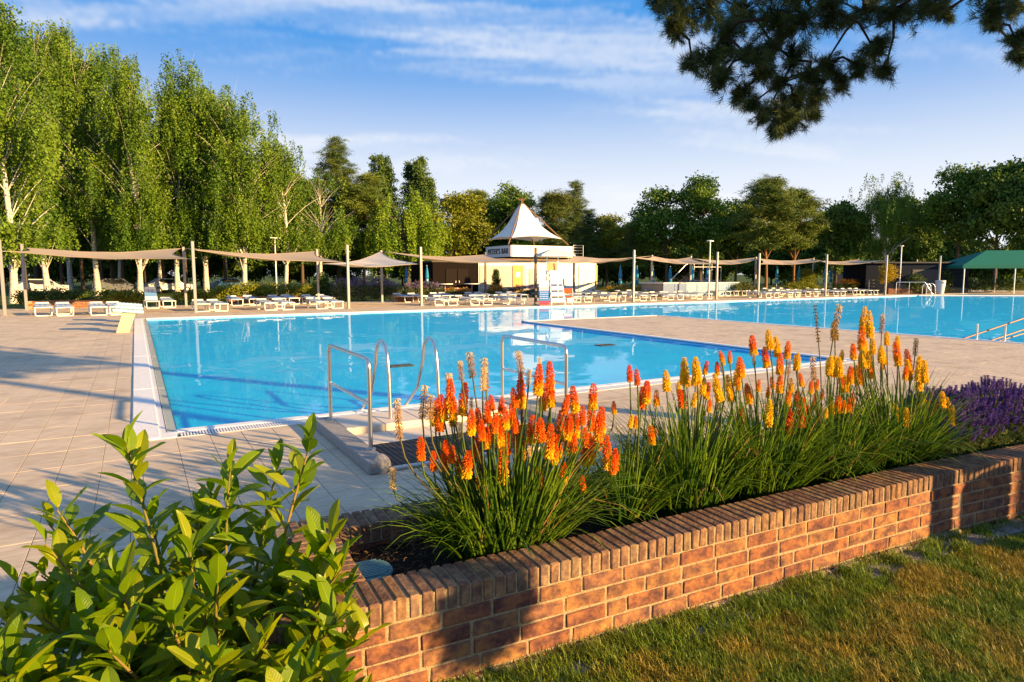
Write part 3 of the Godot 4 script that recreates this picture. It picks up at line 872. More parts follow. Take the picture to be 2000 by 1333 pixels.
func poker(kind: int, sd: int) -> ArrayMesh:   # a torch lily head of unit length along +y
	var r := RandomNumberGenerator.new()
	r.seed = sd
	var mb := MB.new()
	var red := Color(0.86, 0.05, 0.004)
	var orange := Color(0.92, 0.20, 0.005)
	var yellow := Color(0.94, 0.60, 0.008)
	var cream := Color(0.72, 0.58, 0.26)
	var brown := Color(0.30, 0.16, 0.05)
	var rings := 19
	if kind == 4:
		rings = 15
	if kind == 6:
		rings = 12
	for k in rings:
		var t := (k + 0.3) / rings
		var per := int(lerpf(15, 8, t)) if kind < 4 else (8 if kind < 6 else 4)
		for q in per:
			var an := TAU * (q + 0.5 * (k % 2)) / per + r.randf_range(-0.12, 0.12)
			var out := Vector3(cos(an), 0, sin(an))
			var tt := clampf(t + r.randf_range(-0.05, 0.05), 0, 1)
			var c: Color
			match kind:
				0: c = yellow.lerp(orange, smoothstep(0.2, 0.4, tt)).lerp(red, smoothstep(0.36, 0.6, tt))
				1: c = orange.lerp(red, smoothstep(0.0, 0.3, tt))
				2: c = yellow.lerp(orange, smoothstep(0.0, 0.6, tt))
				3: c = yellow.lerp(Color(0.92, 0.68, 0.015), tt)
				4: c = brown.lerp(Color(0.58, 0.34, 0.08), r.randf()).lerp(cream, smoothstep(0.72, 0.95, tt))
				5: c = cream.lerp(Color(0.75, 0.46, 0.10), r.randf() * 0.5)
				_: c = Color(0.10, 0.07, 0.03)
			c = c * r.randf_range(0.8, 1.1)
			var fat := 0.64 * pow(sin(PI * (0.30 + 0.68 * t)), 0.85) * (1.0 - 0.25 * t) if kind < 4 else (0.55 if kind < 6 else 0.25)
			var ln := 0.20 * fat + 0.03
			var a := Vector3(0, t, 0) + out * 0.018
			var down := lerpf(-0.85, 0.55, smoothstep(0.3, 1.0, t)) + r.randf_range(-0.25, 0.25) if kind < 4 else -0.7
			if kind >= 4:
				down += r.randf_range(-0.5, 0.4)
			var d := (out + Vector3(0, down, 0)).normalized()
			var e := a + d * ln * r.randf_range(0.8, 1.28)
			var sd2 := d.cross(Vector3.UP).normalized()
			var up2 := sd2.cross(d).normalized()
			var w := (0.021 if kind < 4 else 0.012)
			mb.col = c
			var m := a.lerp(e, 0.55)
			var A := [m + sd2 * w, m + up2 * w, m - sd2 * w, m - up2 * w]
			for z in 4:
				mb.tri(a, A[z], A[(z + 1) % 4])
			mb.col = c.lerp(yellow, 0.25) if kind < 4 else c * 1.2
			var B := [e + sd2 * w * 0.8, e + up2 * w * 0.8, e - sd2 * w * 0.8, e - up2 * w * 0.8]
			for z in 4:
				mb.quad(A[z], B[z], B[(z + 1) % 4], A[(z + 1) % 4])
	mb.col = Color(0.12, 0.14, 0.03) if kind < 4 else brown
	mb.tube([Vector3.ZERO, Vector3(0, 0.96, 0)], [0.03, 0.012], 6)
	return mb.mesh(M.petal)


func build_torch_lilies() -> void:
	var heads: Array = []
	for k in 7:
		heads.append([poker(k, 100 + k), poker(k, 200 + k), poker(k, 300 + k)])
	var labels := ["large torch lily clump with red and yellow spikes beside the bark litter", "small grassy torch lily with a few low orange spikes between bigger clumps", "torch lily clump with plain yellow spikes and scattered orange ones", "torch lily clump crowded with mixed orange and yellow spikes", "torch lily clump with orange spikes and tall brown withered stalks", "torch lily clump with golden yellow spikes beside the lavender"]
	for g in ROOTS.size():
		var root: Vector2 = ROOTS[g]
		var base := wall_point(root.x, root.y, 0.36)
		var t := thing("torch_lily", labels[g], "flower", base, 0.0, "torch lilies in the brick planter")
		var mb := MB.new()
		var many: int = [640, 300, 430, 480, 480, 440][g]
		var spread: float = [0.20, 0.09, 0.16, 0.17, 0.17, 0.15][g]
		for k in many:
			var az := rng.randf() * TAU
			var rr := spread * sqrt(rng.randf())
			var p := Vector3(cos(az) * rr * 1.4, 0.0, sin(az) * rr * 0.9)
			var young := rng.randf()
			var c := Color(0.055, 0.13, 0.010).lerp(Color(0.20, 0.30, 0.02), young * young)
			if rng.randf() < 0.03:
				c = Color(0.32, 0.20, 0.06)
			var ln := rng.randf_range(0.40, 0.80) * (0.75 if g == 1 else 1.0)
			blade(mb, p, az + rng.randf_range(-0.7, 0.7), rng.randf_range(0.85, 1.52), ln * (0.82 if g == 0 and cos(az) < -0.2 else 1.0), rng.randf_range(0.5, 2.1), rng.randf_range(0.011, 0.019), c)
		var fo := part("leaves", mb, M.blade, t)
		fo.set_meta("kind", "stuff")
		var n := 0
		for f in FLOWERS[g]:
			var foot := Vector3(f[0], f[1], f[2]) - base
			var L: float = f[3]
			var kind: int = f[5]
			var tip := Vector3(f[4] + rng.randf_range(-0.1, 0.1), 1.0, rng.randf_range(-0.15, 0.15)).normalized()
			var root_at := Vector3(foot.x * 0.25 + rng.randf_range(-0.05, 0.05), 0.0, clampf(foot.z * 0.4, -0.15, 0.15))
			var st := MB.new()
			st.col = Color(0.10, 0.15, 0.03) if kind != 4 and kind != 6 else Color(0.13, 0.12, 0.04)
			var pts: Array = []
			var bend := maxf(0.06, foot.y * 0.5)
			for k in 8:
				var q := k / 7.0
				pts.append(root_at.bezier_interpolate(root_at + Vector3((foot.x - root_at.x) * 0.25, bend, (foot.z - root_at.z) * 0.25), foot - tip * bend * 0.7, foot, q))
			st.tube(pts, [0.006, 0.0055, 0.005, 0.005, 0.0045, 0.0045, 0.004, 0.004], 6, false)
			var so := part("flower_stalk", st, M.blade, t)
			so.name = "flower_stalk" if n == 0 else "flower_stalk_%03d" % n
			var h := add("flower_head", heads[kind][rng.randi() % 3], so, foot)
			var fat: float = clampf(0.30 / maxf(L, 0.05), 0.9, 2.2) if kind != 6 else 0.5
			var wide := L * clampf(0.165 / L, 0.8, 1.35) * (1.05 if kind < 4 else 0.85)
			h.transform = Transform3D(Basis(Quaternion(Vector3.UP, tip)) * Basis(Vector3.UP, rng.randf() * TAU) * Basis.from_scale(Vector3(wide, L, wide)), foot)
			n += 1


func build_lavender() -> void:
	var mb := MB.new()   # one flowering stem, 0.3 m
	mb.col = Color(0.10, 0.12, 0.06)
	mb.tube([Vector3.ZERO, Vector3(0.008, 0.2, 0), Vector3(0.01, 0.3, 0.004)], [0.0016, 0.0013, 0.001], 4, false)
	var r := RandomNumberGenerator.new()
	r.seed = 3
	for k in 8:
		for q in 5:
			var an := TAU * q / 5.0 + k
			var c := Vector3(0.01, 0.235 + k * 0.0095, 0.003)
			var e := c + Vector3(cos(an), 0.5, sin(an)) * 0.011
			mb.col = Color(0.11, 0.055, 0.24).lerp(Color(0.26, 0.14, 0.44), r.randf())
			var s := Vector3(-sin(an), 0, cos(an)) * 0.004
			mb.tri(c - s, c + s, e)
			mb.tri(c + Vector3(0, 0.006, 0), c - Vector3(0, 0.004, 0), e)
	var stem := mb.mesh(M.paint)
	mb = MB.new()   # one leafy tuft
	for k in 26:
		var d := Vector3(r.randf_range(-1, 1), r.randf_range(0.2, 1.2), r.randf_range(-1, 1)).normalized()
		var p := d * r.randf_range(0.0, 0.03)
		var s := d.cross(Vector3(r.randf(), r.randf(), r.randf())).normalized() * 0.003
		mb.col = Color(0.08, 0.13, 0.03).lerp(Color(0.17, 0.21, 0.06), r.randf())
		var e := p + d * r.randf_range(0.03, 0.06)
		mb.tri(p - s, p + s, e)
	var tuft := mb.mesh(M.leaf_matte)
	for b in [[3.72, -0.62, 0.42, 0.50], [4.35, -0.60, 0.46, 0.54]]:
		var c := wall_point(b[0], b[1], 0.36)
		var t := thing("lavender_bush", ["purple flowering lavender bush beside the yellow torch lilies", "purple flowering lavender bush farther along the planter past the first"][0 if b[0] < 4 else 1], "bush", c)
		var xs: Array = []
		var cs: Array = []
		for k in 1500:
			var az := rng.randf() * TAU
			var el := asin(rng.randf())
			var rr: float = b[2] * pow(rng.randf_range(0.35, 1.0), 0.5)
			xs.append(Transform3D(Basis.from_euler(Vector3(rng.randf() * TAU, rng.randf() * TAU, 0)).scaled(Vector3.ONE * rng.randf_range(0.8, 1.5)), Vector3(cos(az) * cos(el) * rr, sin(el) * rr * 0.8, sin(az) * cos(el) * rr * 0.62)))
			cs.append(Color.WHITE * rng.randf_range(0.7, 1.1))
		copies("foliage", tuft, xs, cs, t)
		xs = []
		cs = []
		for k in 620:
			var az := rng.randf() * TAU
			var el := asin(rng.randf_range(0.08, 1.0))
			var dir := Vector3(cos(az) * cos(el), sin(el), sin(az) * cos(el))
			var p := Vector3(dir.x * b[2] * 0.8, dir.y * b[2] * 0.58, dir.z * b[2] * 0.5)
			var lean := (dir * 0.55 + Vector3.UP + Vector3(rng.randf_range(-0.2, 0.2), 0, rng.randf_range(-0.2, 0.2))).normalized()
			xs.append(Transform3D(Basis(Quaternion(Vector3.UP, lean)) * Basis(Vector3.UP, rng.randf() * TAU) * Basis.from_scale(Vector3(1.3, rng.randf_range(0.55, 0.95), 1.3)), p))
			cs.append(Color.WHITE * rng.randf_range(0.75, 1.15))
		var fl := copies("flowers", stem, xs, cs, t)
		fl.set_meta("kind", "stuff")


func laurel_leaf(width: float, curl: float, fold: float, m: Material) -> ArrayMesh:   # unit length along +z, upper side +y
	var mb := MB.new()
	for half in 2:
		var sg := 1.0 if half == 0 else -1.0
		mb.patch(func(u, v):
			var t: float = u
			var w := width * pow(maxf(sin(PI * pow(t, 1.08) * 0.98 + 0.02), 0.0), 0.72) * 0.5 * smoothstep(0.0, 0.22, t + 0.02)
			var x: float = sg * w * v
			return Vector3(x, fold * absf(x) - curl * t * t + 0.012 * sin(t * 9.0 + sg) * v, t), 7, 2)
		# the uv runs along and across the whole leaf
		for i in range(half * 84, mb.u.size()):
			mb.u[i] = Vector2(mb.u[i].x, 0.5 + sg * mb.u[i].y * 0.5)
	for i in range(84, 168, 3):   # the second half comes out wound the other way round
		var p := mb.v[i + 1]; mb.v[i + 1] = mb.v[i + 2]; mb.v[i + 2] = p
		var q := mb.u[i + 1]; mb.u[i + 1] = mb.u[i + 2]; mb.u[i + 2] = q
		var s := mb.n[i + 1]; mb.n[i + 1] = mb.n[i + 2]; mb.n[i + 2] = s
	for i in mb.n.size():
		if mb.n[i].y < 0.0:
			mb.n[i] = -mb.n[i]
	# leaf stalk
	mb.tube([Vector3(0, -0.02, -0.10), Vector3(0, 0.0, 0.03)], [0.014, 0.011], 4, false)
	return mb.mesh(m)


func build_laurel() -> void:
	# in the camera's level frame: right along (0.868, 0.497), forward along (0.497, -0.868)
	var frame := func(r: float, f: float, y: float) -> Vector3:
		return Vector3(0.868 * r + 0.497 * f, y, 0.497 * r - 0.868 * f)
	var at: Vector3 = frame.call(-1.15, 2.35, 0.05)
	var t := thing("laurel_shrub", "glossy green cherry laurel shrub with upright yellow tipped shoots", "shrub", at)
	var leaves: Array = []
	for m in 4:
		for k in 4:
			leaves.append(laurel_leaf([0.40, 0.35, 0.43, 0.38][k], [0.10, 0.22, 0.05, 0.32][k], [0.35, 0.55, 0.2, 0.45][k], M.laurel[m]))
	# shoot tips: right, forward, height
	var tips := [[-1.42, 2.38, 1.13], [-1.12, 2.55, 1.00], [-0.97, 2.62, 0.96], [-0.82, 2.58, 1.08], [-1.74, 2.42, 0.86], [-1.62, 2.2, 0.82], [-0.66, 2.35, 0.78], [-0.98, 2.1, 0.72], [-1.30, 2.05, 0.78], [-0.62, 2.05, 0.56], [-1.25, 2.62, 0.86], [-1.9, 2.6, 0.74], [-0.58, 2.15, 0.42], [-0.55, 2.1, 0.62], [-0.5, 2.15, 0.5], [-0.52, 1.95, 0.42], [-0.62, 2.25, 0.7], [-0.48, 2.05, 0.32], [-0.6, 1.9, 0.5], [-0.66, 2.3, 0.62]]
	for k in 52:
		var r := rng.randf_range(-2.0, -0.6)
		var f := rng.randf_range(1.65, 2.75)
		tips.append([r, f, (0.78 - 0.22 * absf(r + 1.2) - 0.30 * maxf(0.0, 2.2 - f)) * rng.randf_range(0.62, 1.05)])
	var all: Array = []
	var stems := MB.new()
	for q in tips.size():
		var tip: Vector3 = frame.call(tips[q][0], tips[q][1], tips[q][2]) - at
		var root := Vector3(tip.x * 0.35, 0.0, tip.z * 0.35)
		var pts: Array = []
		for k in 9:
			var u := k / 8.0
			pts.append(root.lerp(tip, u) + Vector3(0, 0.10 * sin(u * PI), 0) * 0.5 + Vector3(sin(u * 5.0 + q), 0, cos(u * 4.0 + q * 2)) * 0.012 * u)
		stems.col = Color(0.13, 0.13, 0.03).lerp(Color(0.22, 0.15, 0.04), rng.randf())
		stems.tube(pts, [0.008, 0.008, 0.007, 0.0065, 0.006, 0.0055, 0.005, 0.004, 0.003], 6, false)
		var span: float = (tip - root).length()
		var step := 0.034
		var s := span - 0.01
		var an := rng.randf() * TAU
		var i := 0
		while s > span * 0.22:
			var u := s / span
			var p: Vector3 = root.lerp(tip, u) + Vector3(0, 0.05 * sin(u * PI), 0) + Vector3(sin(u * 5.0 + q), 0, cos(u * 4.0 + q * 2)) * 0.012 * u
			var young := clampf(1.0 - i / 9.0, 0.0, 1.0)
			var rise := lerpf(0.75, 1.15, young) + rng.randf_range(-0.4, 0.25)
			if i == 0:
				rise = 1.3
			var d := Vector3(cos(an) * cos(rise), sin(rise), sin(an) * cos(rise))
			var size := lerpf(0.165, 0.115, young * young) * rng.randf_range(0.65, 1.2)
			var x := Vector3.UP.cross(d).normalized()
			if x.length() < 0.5:
				x = Vector3.RIGHT
			var b := Basis(x, d.cross(x).normalized(), d) * Basis(Vector3.BACK, rng.randf_range(-0.5, 0.5))
			var tone: int = [2, 2, 2, 1, 1, 1, 1, 0, 0, 3][rng.randi() % 10]
			all.append([0, Transform3D(b.scaled_local(Vector3.ONE * size), p + d * size * 0.1), tone * 4 + rng.randi() % 4])
			an += 2.4 + rng.randf_range(-0.3, 0.3)
			s -= step * rng.randf_range(0.65, 1.0)
			i += 1
	part("stems", stems, M.bark, t)
	var rest := {}
	for k in all.size():
		if k < 300:
			var o := add("leaf", leaves[all[k][2]], t)
			o.name = "leaf" if k == 0 else "leaf_%03d" % k
			o.transform = all[k][1]
		else:
			if not rest.has(all[k][2]):
				rest[all[k][2]] = []
			rest[all[k][2]].append(all[k][1])
	# the leaves of the later, lower shoots, joined
	var st := SurfaceTool.new()
	var am := ArrayMesh.new()
	var by_tone := {}
	for key in rest:
		var tone: int = key / 4
		if not by_tone.has(tone):
			by_tone[tone] = SurfaceTool.new()
		for x in rest[key]:
			by_tone[tone].append_from(leaves[key], 0, x)
	for tone in by_tone:
		by_tone[tone].commit(am)
		am.surface_set_material(am.get_surface_count() - 1, M.laurel[tone])
	var o := add("inner_leaves", am, t)
	o.set_meta("kind", "stuff")


func build_lawn_grass() -> void:
	var tufts: Array = []
	for q in 4:
		var mb := MB.new()
		var r := RandomNumberGenerator.new()
		r.seed = 50 + q
		for k in 16:
			var az := r.randf() * TAU
			var p := Vector3(r.randf_range(-0.03, 0.03), 0, r.randf_range(-0.03, 0.03))
			var ln := r.randf_range(0.024, 0.06)
			var d := Vector3(cos(az), 0, sin(az)) * r.randf_range(0.2, 0.9)
			var s := Vector3(-sin(az), 0, cos(az)) * 0.0015
			var mid := p + (Vector3.UP + d * 0.5).normalized() * ln * 0.55
			var e := p + (Vector3.UP * 0.75 + d).normalized() * ln
			mb.col = Color(1, 1, 1) * r.randf_range(0.7, 1.2)
			mb.quad(p - s, p + s, mid + s * 0.8, mid - s * 0.8)
			mb.tri(mid - s * 0.8, mid + s * 0.8, e)
		tufts.append(mb.mesh(M.blade))
	var f := FastNoiseLite.new()
	f.seed = 4; f.frequency = 0.9
	var g := FastNoiseLite.new()
	g.seed = 14; g.frequency = 2.2; g.fractal_octaves = 4
	var holder := Node3D.new()
	holder.name = "grass"
	holder.set_meta("kind", "stuff")
	tag(holder, "short patchy green and straw coloured lawn grass", "grass")
	add_child(holder)
	var xs: Array = [[], [], [], []]
	var cs: Array = [[], [], [], []]
	var count := 0
	while count < 62000:
		var x := rng.randf_range(-2.4, 7.5)
		var z := rng.randf_range(-2.45, 1.2)
		var local := Basis(Vector3.UP, -WALL_TURN) * (Vector3(x, 0, z) - WALL_AT)
		var over := local.z
		if local.x > 2.78:
			over -= (local.x - 2.78) * 0.045
		if over < 0.02 or (local.x < -1.4 and z < -2.25):
			continue
		count += 1
		var edge := over < 0.2
		if edge and over > 0.035 and local.x > -0.9 and g.get_noise_2d(x * 3.0, z * 3.0) < -0.22 + 0.5 * smoothstep(1.2, 2.2, local.x):
			continue
		var k := rng.randi() % 4
		var dry := smoothstep(-0.15, 0.35, g.get_noise_2d(x, z) + rng.randf_range(-0.32, 0.32) + 0.06)
		var c := Color(0.15, 0.225, 0.012).lerp(Color(0.38, 0.27, 0.035), dry * 0.85)
		if edge:
			c = c.lerp(Color(0.13, 0.24, 0.015), 0.7)
		var s := rng.randf_range(0.7, 1.25) * (1.35 if edge else 1.0)
		xs[k].append(Transform3D(Basis(Vector3.UP, rng.randf() * TAU).scaled(Vector3(s, s, s)), Vector3(x, 0.058 + 0.02 * f.get_noise_2d(x, z), z)))
		cs[k].append(c * rng.randf_range(0.75, 1.2))
	for k in 4:
		copies("tufts", tufts[k], xs[k], cs[k], holder)


# ---------------------------------------------------------------- trees
# kind, x, z, height, half width, height of the crown's foot
const TREES := [
	["birch",-6.8,-52.3,20.3,3.37,3.3], ["birch",-6.5,-68.2,23.6,4.02,3.9], ["birch",-2.9,-68.5,23.3,4.16,4.1], ["birch",0.3,-65.5,20.7,3.46,3.9],
	["birch",3.3,-67.2,20.4,3.34,4.3], ["birch",5.7,-67.0,22.1,3.71,4.2], ["birch",8.6,-64.2,19.9,4.15,4.0, "tall birch with bare white upper limbs at the end of the row"], ["birch",12.7,-66.5,15.3,3.56,4.0, "lower broad birch with drooping sprays beside the pointed conifer"],
	["birch",16.4,-67.8,12.3,2.94,4.2, "smallest birch of the row with foliage hanging near the shade sails"], ["birch",-6.0,-84.1,28.2,4.43,5.4], ["birch",-10.0,-84.1,28.9,4.30,5.3], ["birch",2.3,-81.7,24.7,4.25,5.5],
	["birch",-1.5,-86.2,27.6,4.37,5.6], ["birch",8.8,-80.2,23.3,4.12,5.6], ["fir",21.5,-79.9,18.4,5.95,4.1, "tall pointed conifer with ragged top beside the birches"], ["pine",23.6,-76.4,13.2,3.57,5.2, "olive green pine between the pointed conifer and the willow"],
	["poplar",39.8,-115.5,23.5,3.09,7.9], ["poplar",44.7,-112.7,23.1,3.32,7.9], ["poplar",45.8,-109.8,19.5,1.69,7.8, "short slim poplar beside the two taller poplars"], ["willow",26.9,-71.0,11.9,4.72,3.9],
	["golden",36.1,-77.3,12.5,4.70,3.8, "broad golden tree between the willow and the bar tent"], ["pine",43.1,-84.8,13.4,3.26,4.4, "small dark pine between the golden tree and the bar tent"], ["dark",43.6,-81.0,13.7,4.56,4.0, "dark round tree close behind the bar tent"], ["lime",44.1,-76.2,14.7,4.03,3.9, "fresh green tree rising directly behind the bar tent"],
	["cedar",47.1,-71.0,11.7,3.89,3.8], ["fir",55.1,-77.9,15.0,3.26,3.7, "tallest pointed conifer behind the bar"], ["golden",56.0,-71.6,10.9,3.09,3.9, "small golden tree between dark conifers behind the bar"], ["fir",52.7,-71.3,10.3,2.52,3.5, "low pointed conifer beside the golden tree behind the bar"],
	["fir",55.1,-65.2,8.6,2.40,3.5, "low dark pointed conifer beside the broad green tree"], ["dark",59.0,-72.2,9.6,4.38,3.3, "low dark tree filling the gap beside the broad green tree"], ["lime",57.4,-61.6,13.3,4.61,3.7, "broad green tree rising between bar and pines beside its taller twin"], ["lime",59.6,-58.0,13.7,4.38,3.5, "tallest billowing green tree standing next to the dark pines"],
	["dark",66.5,-58.7,11.8,3.67,3.4, "dark tree squeezed between green tree and pines"], ["pine",61.6,-50.0,11.8,3.82,4.9, "tall open pine with two tiers of golden lit needle pads"], ["pine",66.9,-50.4,11.4,2.65,5.1, "slimmer pine leaning beside the tall open pine"], ["dark",77.5,-52.4,11.4,4.07,3.3, "dark tree with open sky beside it past the pines"],
	["birch",79.3,-46.8,14.4,3.92,3.9, "airy birch with forked white limbs beside the dark building"], ["dark",88.7,-48.3,12.5,4.17,3.4, "dark tree beside the airy birch"], ["lime",84.4,-41.5,15.1,4.39,3.1, "large green tree behind the green canopy and dark building"], ["dark",85.1,-37.7,15.4,4.98,2.9, "big dark tree over the green canopy"],
	["dark",86.3,-33.5,14.1,5.06,2.9, "dark tree at the end of the green canopy"], ["dark",-10.9,-103.1,21.3,5.91,2.0, "dark leafy tree standing in the shade right behind the birch row", "dark trees behind the birches"], ["dark",-2.5,-100.5,20.5,6.05,2.0, "dark leafy tree standing in the shade right behind the birch row", "dark trees behind the birches"], ["dark",5.5,-93.6,18.8,5.58,1.9, "dark leafy tree standing in the shade right behind the birch row", "dark trees behind the birches"],
	["dark",12.9,-94.0,17.6,5.50,1.9, "dark leafy tree standing in the shade right behind the birch row", "dark trees behind the birches"], ["dark",19.4,-90.3,15.6,5.16,1.9, "dark leafy tree standing in the shade right behind the birch row", "dark trees behind the birches"], ["dark",-18.5,-102.8,25.1,6.88,2.0, "dark leafy tree standing in the shade right behind the birch row", "dark trees behind the birches"], ["hedge",-37.7,-151.9,11.3,5.48,0.3],
	["hedge",-27.0,-129.4,9.0,4.79,0.3], ["hedge",-26.4,-144.7,10.3,5.45,0.3], ["hedge",-20.2,-127.5,8.1,4.87,0.3], ["hedge",-16.4,-129.8,10.2,5.06,0.3],
	["hedge",-11.6,-122.9,8.0,4.89,0.3], ["hedge",-9.5,-127.9,9.8,5.15,0.3], ["hedge",-4.6,-120.1,10.3,4.94,0.3], ["hedge",0.3,-113.5,7.7,4.78,0.3],
	["hedge",3.9,-111.4,8.1,4.78,0.3], ["hedge",9.4,-118.6,10.7,5.21,0.3], ["hedge",12.4,-111.5,8.8,4.98,0.3], ["hedge",16.6,-111.3,9.0,5.08,0.3],
	["hedge",21.4,-108.7,9.5,5.09,0.3], ["hedge",24.3,-108.1,9.0,5.13,0.3], ["hedge",30.4,-109.9,8.8,5.35,0.3], ["hedge",33.9,-102.3,10.3,5.11,0.3],
	["hedge",37.0,-99.7,10.4,5.08,0.3], ["hedge",41.7,-98.5,9.5,5.14,0.3], ["hedge",42.9,-89.9,8.4,4.81,0.3], ["hedge",52.0,-92.6,8.4,5.14,0.3],
	["hedge",53.4,-89.3,9.1,5.04,0.3], ["hedge",64.3,-91.9,10.9,5.41,0.3], ["hedge",68.5,-88.7,8.8,5.38,0.3], ["hedge",67.6,-83.3,7.7,5.13,0.3],
	["hedge",70.2,-75.8,7.6,4.87,0.3], ["hedge",72.6,-72.5,7.5,4.80,0.3], ["hedge",76.7,-71.9,8.1,4.87,0.3], ["hedge",90.7,-76.0,10.3,5.38,0.3],
	["hedge",94.6,-75.7,9.7,5.46,0.3], ["hedge",93.5,-68.7,10.0,5.14,0.3], ["hedge",93.3,-62.9,10.3,4.89,0.3], ["hedge",104.6,-65.5,7.9,5.27,0.3],
	["hedge",112.7,-62.9,10.6,5.36,0.3], ["hedge",112.6,-60.2,9.2,5.24,0.3], ["hedge",116.2,-56.6,8.0,5.18,0.3], ["hedge",112.9,-50.2,7.6,4.83,0.3],
	["hedge",123.5,-49.5,8.6,5.05,0.3], ["hedge",138.8,-51.7,10.5,5.51,0.3], ["hedge",138.3,-47.8,9.9,5.34,0.3], ["hedge",142.0,-45.3,10.5,5.32,0.3],
	["hedge",135.0,-40.3,7.9,4.94,0.3], ["trunk",-7.2,-61.8,9.7,2.15,5.5], ["trunk",-2.8,-77.7,12.2,2.84,6.7], ["trunk",-1.1,-74.4,11.9,2.75,6.6],
	["trunk",2.5,-74.7,12.2,2.84,6.7], ["trunk",-5.1,-88.2,13.5,3.18,7.3], ["trunk",8.4,-75.9,12.8,3.01,7.0], ["trunk",4.8,-80.2,13.1,3.09,7.2],
	["trunk",15.9,-73.9,13.1,3.09,7.1], ["trunk",-7.5,-94.2,14.1,3.35,7.6], ["trunk",1.1,-85.8,13.6,3.22,7.4]]
# foliage masses on the overhanging pine limb: x, y, z, radius
const LOBES := [[4.83,4.32,-5.01,0.22], [5.08,4.65,-5.62,0.17], [4.68,4.13,-4.96,0.14], [5.07,4.34,-4.92,0.26], [4.86,4.09,-4.28,0.27], [4.61,3.81,-3.74,0.23], [4.86,3.82,-3.67,0.23], [5.27,3.97,-3.69,0.20], [6.32,4.30,-4.10,0.23], [6.24,4.19,-3.75,0.20], [6.63,4.23,-3.70,0.17], [7.55,4.50,-4.00,0.11], [4.43,3.72,-4.11,0.17], [4.48,3.61,-4.26,0.19], [4.89,3.82,-4.94,0.12], [4.23,3.34,-3.95,0.11], [4.40,3.51,-3.83,0.19], [5.15,3.77,-4.16,0.20], [4.67,3.44,-3.89,0.10], [5.29,3.68,-4.08,0.16], [5.19,3.43,-3.83,0.14], [5.90,3.76,-4.21,0.15], [6.04,3.63,-4.13,0.12], [5.65,3.70,-3.56,0.14], [6.48,3.72,-3.96,0.10], [6.01,3.70,-3.91,0.11], [4.52,3.27,-4.01,0.08], [5.81,3.56,-4.98,0.11], [4.99,3.41,-3.98,0.06], [4.94,3.22,-3.79,0.15], [4.75,3.07,-3.77,0.13], [5.46,3.30,-4.52,0.12], [6.08,3.34,-4.66,0.15], [5.78,3.22,-4.63,0.08], [5.47,3.22,-4.02,0.07], [5.29,3.31,-3.84,0.09], [6.16,3.87,-2.88,0.11], [7.66,4.40,-3.41,0.14], [7.32,4.15,-3.40,0.08], [7.03,3.86,-3.09,0.09], [7.69,3.89,-3.33,0.10], [4.58,4.40,-4.75,0.24], [5.73,4.81,-5.17,0.32], [5.88,4.63,-4.64,0.30], [5.50,4.25,-3.80,0.26], [7.10,4.76,-4.31,0.32], [5.89,4.07,-3.13,0.21], [7.26,4.47,-3.41,0.23]]


func leaf_clump(count: int, spread: Vector3, long: float, wide: float, hang: float, sd: int, m: Material) -> ArrayMesh:
	var r := RandomNumberGenerator.new()
	r.seed = sd
	var mb := MB.new()
	for k in count:
		var p := Vector3(r.randfn(0, 0.45) * spread.x, r.randfn(0, 0.45) * spread.y, r.randfn(0, 0.45) * spread.z)
		var d := Vector3(r.randf_range(-1, 1), r.randf_range(-1, 1) - hang, r.randf_range(-1, 1)).normalized()
		var s := d.cross(Vector3(r.randf_range(-1, 1), r.randf_range(-1, 1), r.randf_range(-1, 1))).normalized()
		var l := long * r.randf_range(0.7, 1.25)
		mb.col = Color.WHITE * r.randf_range(0.72, 1.2)
		mb.quad(p, p + d * l * 0.5 + s * wide * 0.5, p + d * l, p + d * l * 0.5 - s * wide * 0.5)
	return mb.mesh(m)


func strand_clump(count: int, length: float, leaf: float, sd: int) -> ArrayMesh:   # leaves hanging on thin twigs
	var r := RandomNumberGenerator.new()
	r.seed = sd
	var mb := MB.new()
	for q in 4:
		var a := Vector3(r.randf_range(-0.3, 0.3), 0, r.randf_range(-0.3, 0.3))
		var sway := Vector3(r.randf_range(-0.25, 0.25), 0, r.randf_range(-0.25, 0.25))
		for k in count:
			var t := (k + r.randf()) / count
			var p := a + sway * t + Vector3(0, -length * t, 0) + Vector3(r.randf_range(-1, 1), 0, r.randf_range(-1, 1)) * 0.08
			var d := Vector3(r.randf_range(-1, 1), r.randf_range(-1.6, 0.1), r.randf_range(-1, 1)).normalized()
			var s := d.cross(Vector3(r.randf_range(-1, 1), r.randf_range(-1, 1), r.randf_range(-1, 1))).normalized()
			var l := leaf * r.randf_range(0.7, 1.2)
			mb.col = Color.WHITE * r.randf_range(0.72, 1.2)
			mb.quad(p, p + d * l * 0.5 + s * l * 0.32, p + d * l, p + d * l * 0.5 - s * l * 0.32)
	return mb.mesh(M.leaf)


func needle_spray(count: int, radius: float, long: float, wide: float, flat: float, sd: int) -> ArrayMesh:
	var r := RandomNumberGenerator.new()
	r.seed = sd
	var mb := MB.new()
	for k in count:
		var p := Vector3(r.randfn(0, 0.5) * radius, r.randfn(0, 0.5) * radius * flat, r.randfn(0, 0.5) * radius)
		var d := Vector3(r.randf_range(-1, 1), r.randf_range(-0.4, 1.0) * (0.4 + flat), r.randf_range(-1, 1)).normalized()
		var s := d.cross(Vector3(r.randf_range(-1, 1), r.randf_range(-1, 1), r.randf_range(-1, 1))).normalized() * wide
		mb.col = Color.WHITE * r.randf_range(0.7, 1.25)
		mb.tri(p - s, p + s, p + d * long * r.randf_range(0.7, 1.2))
	return mb.mesh(M.needle)


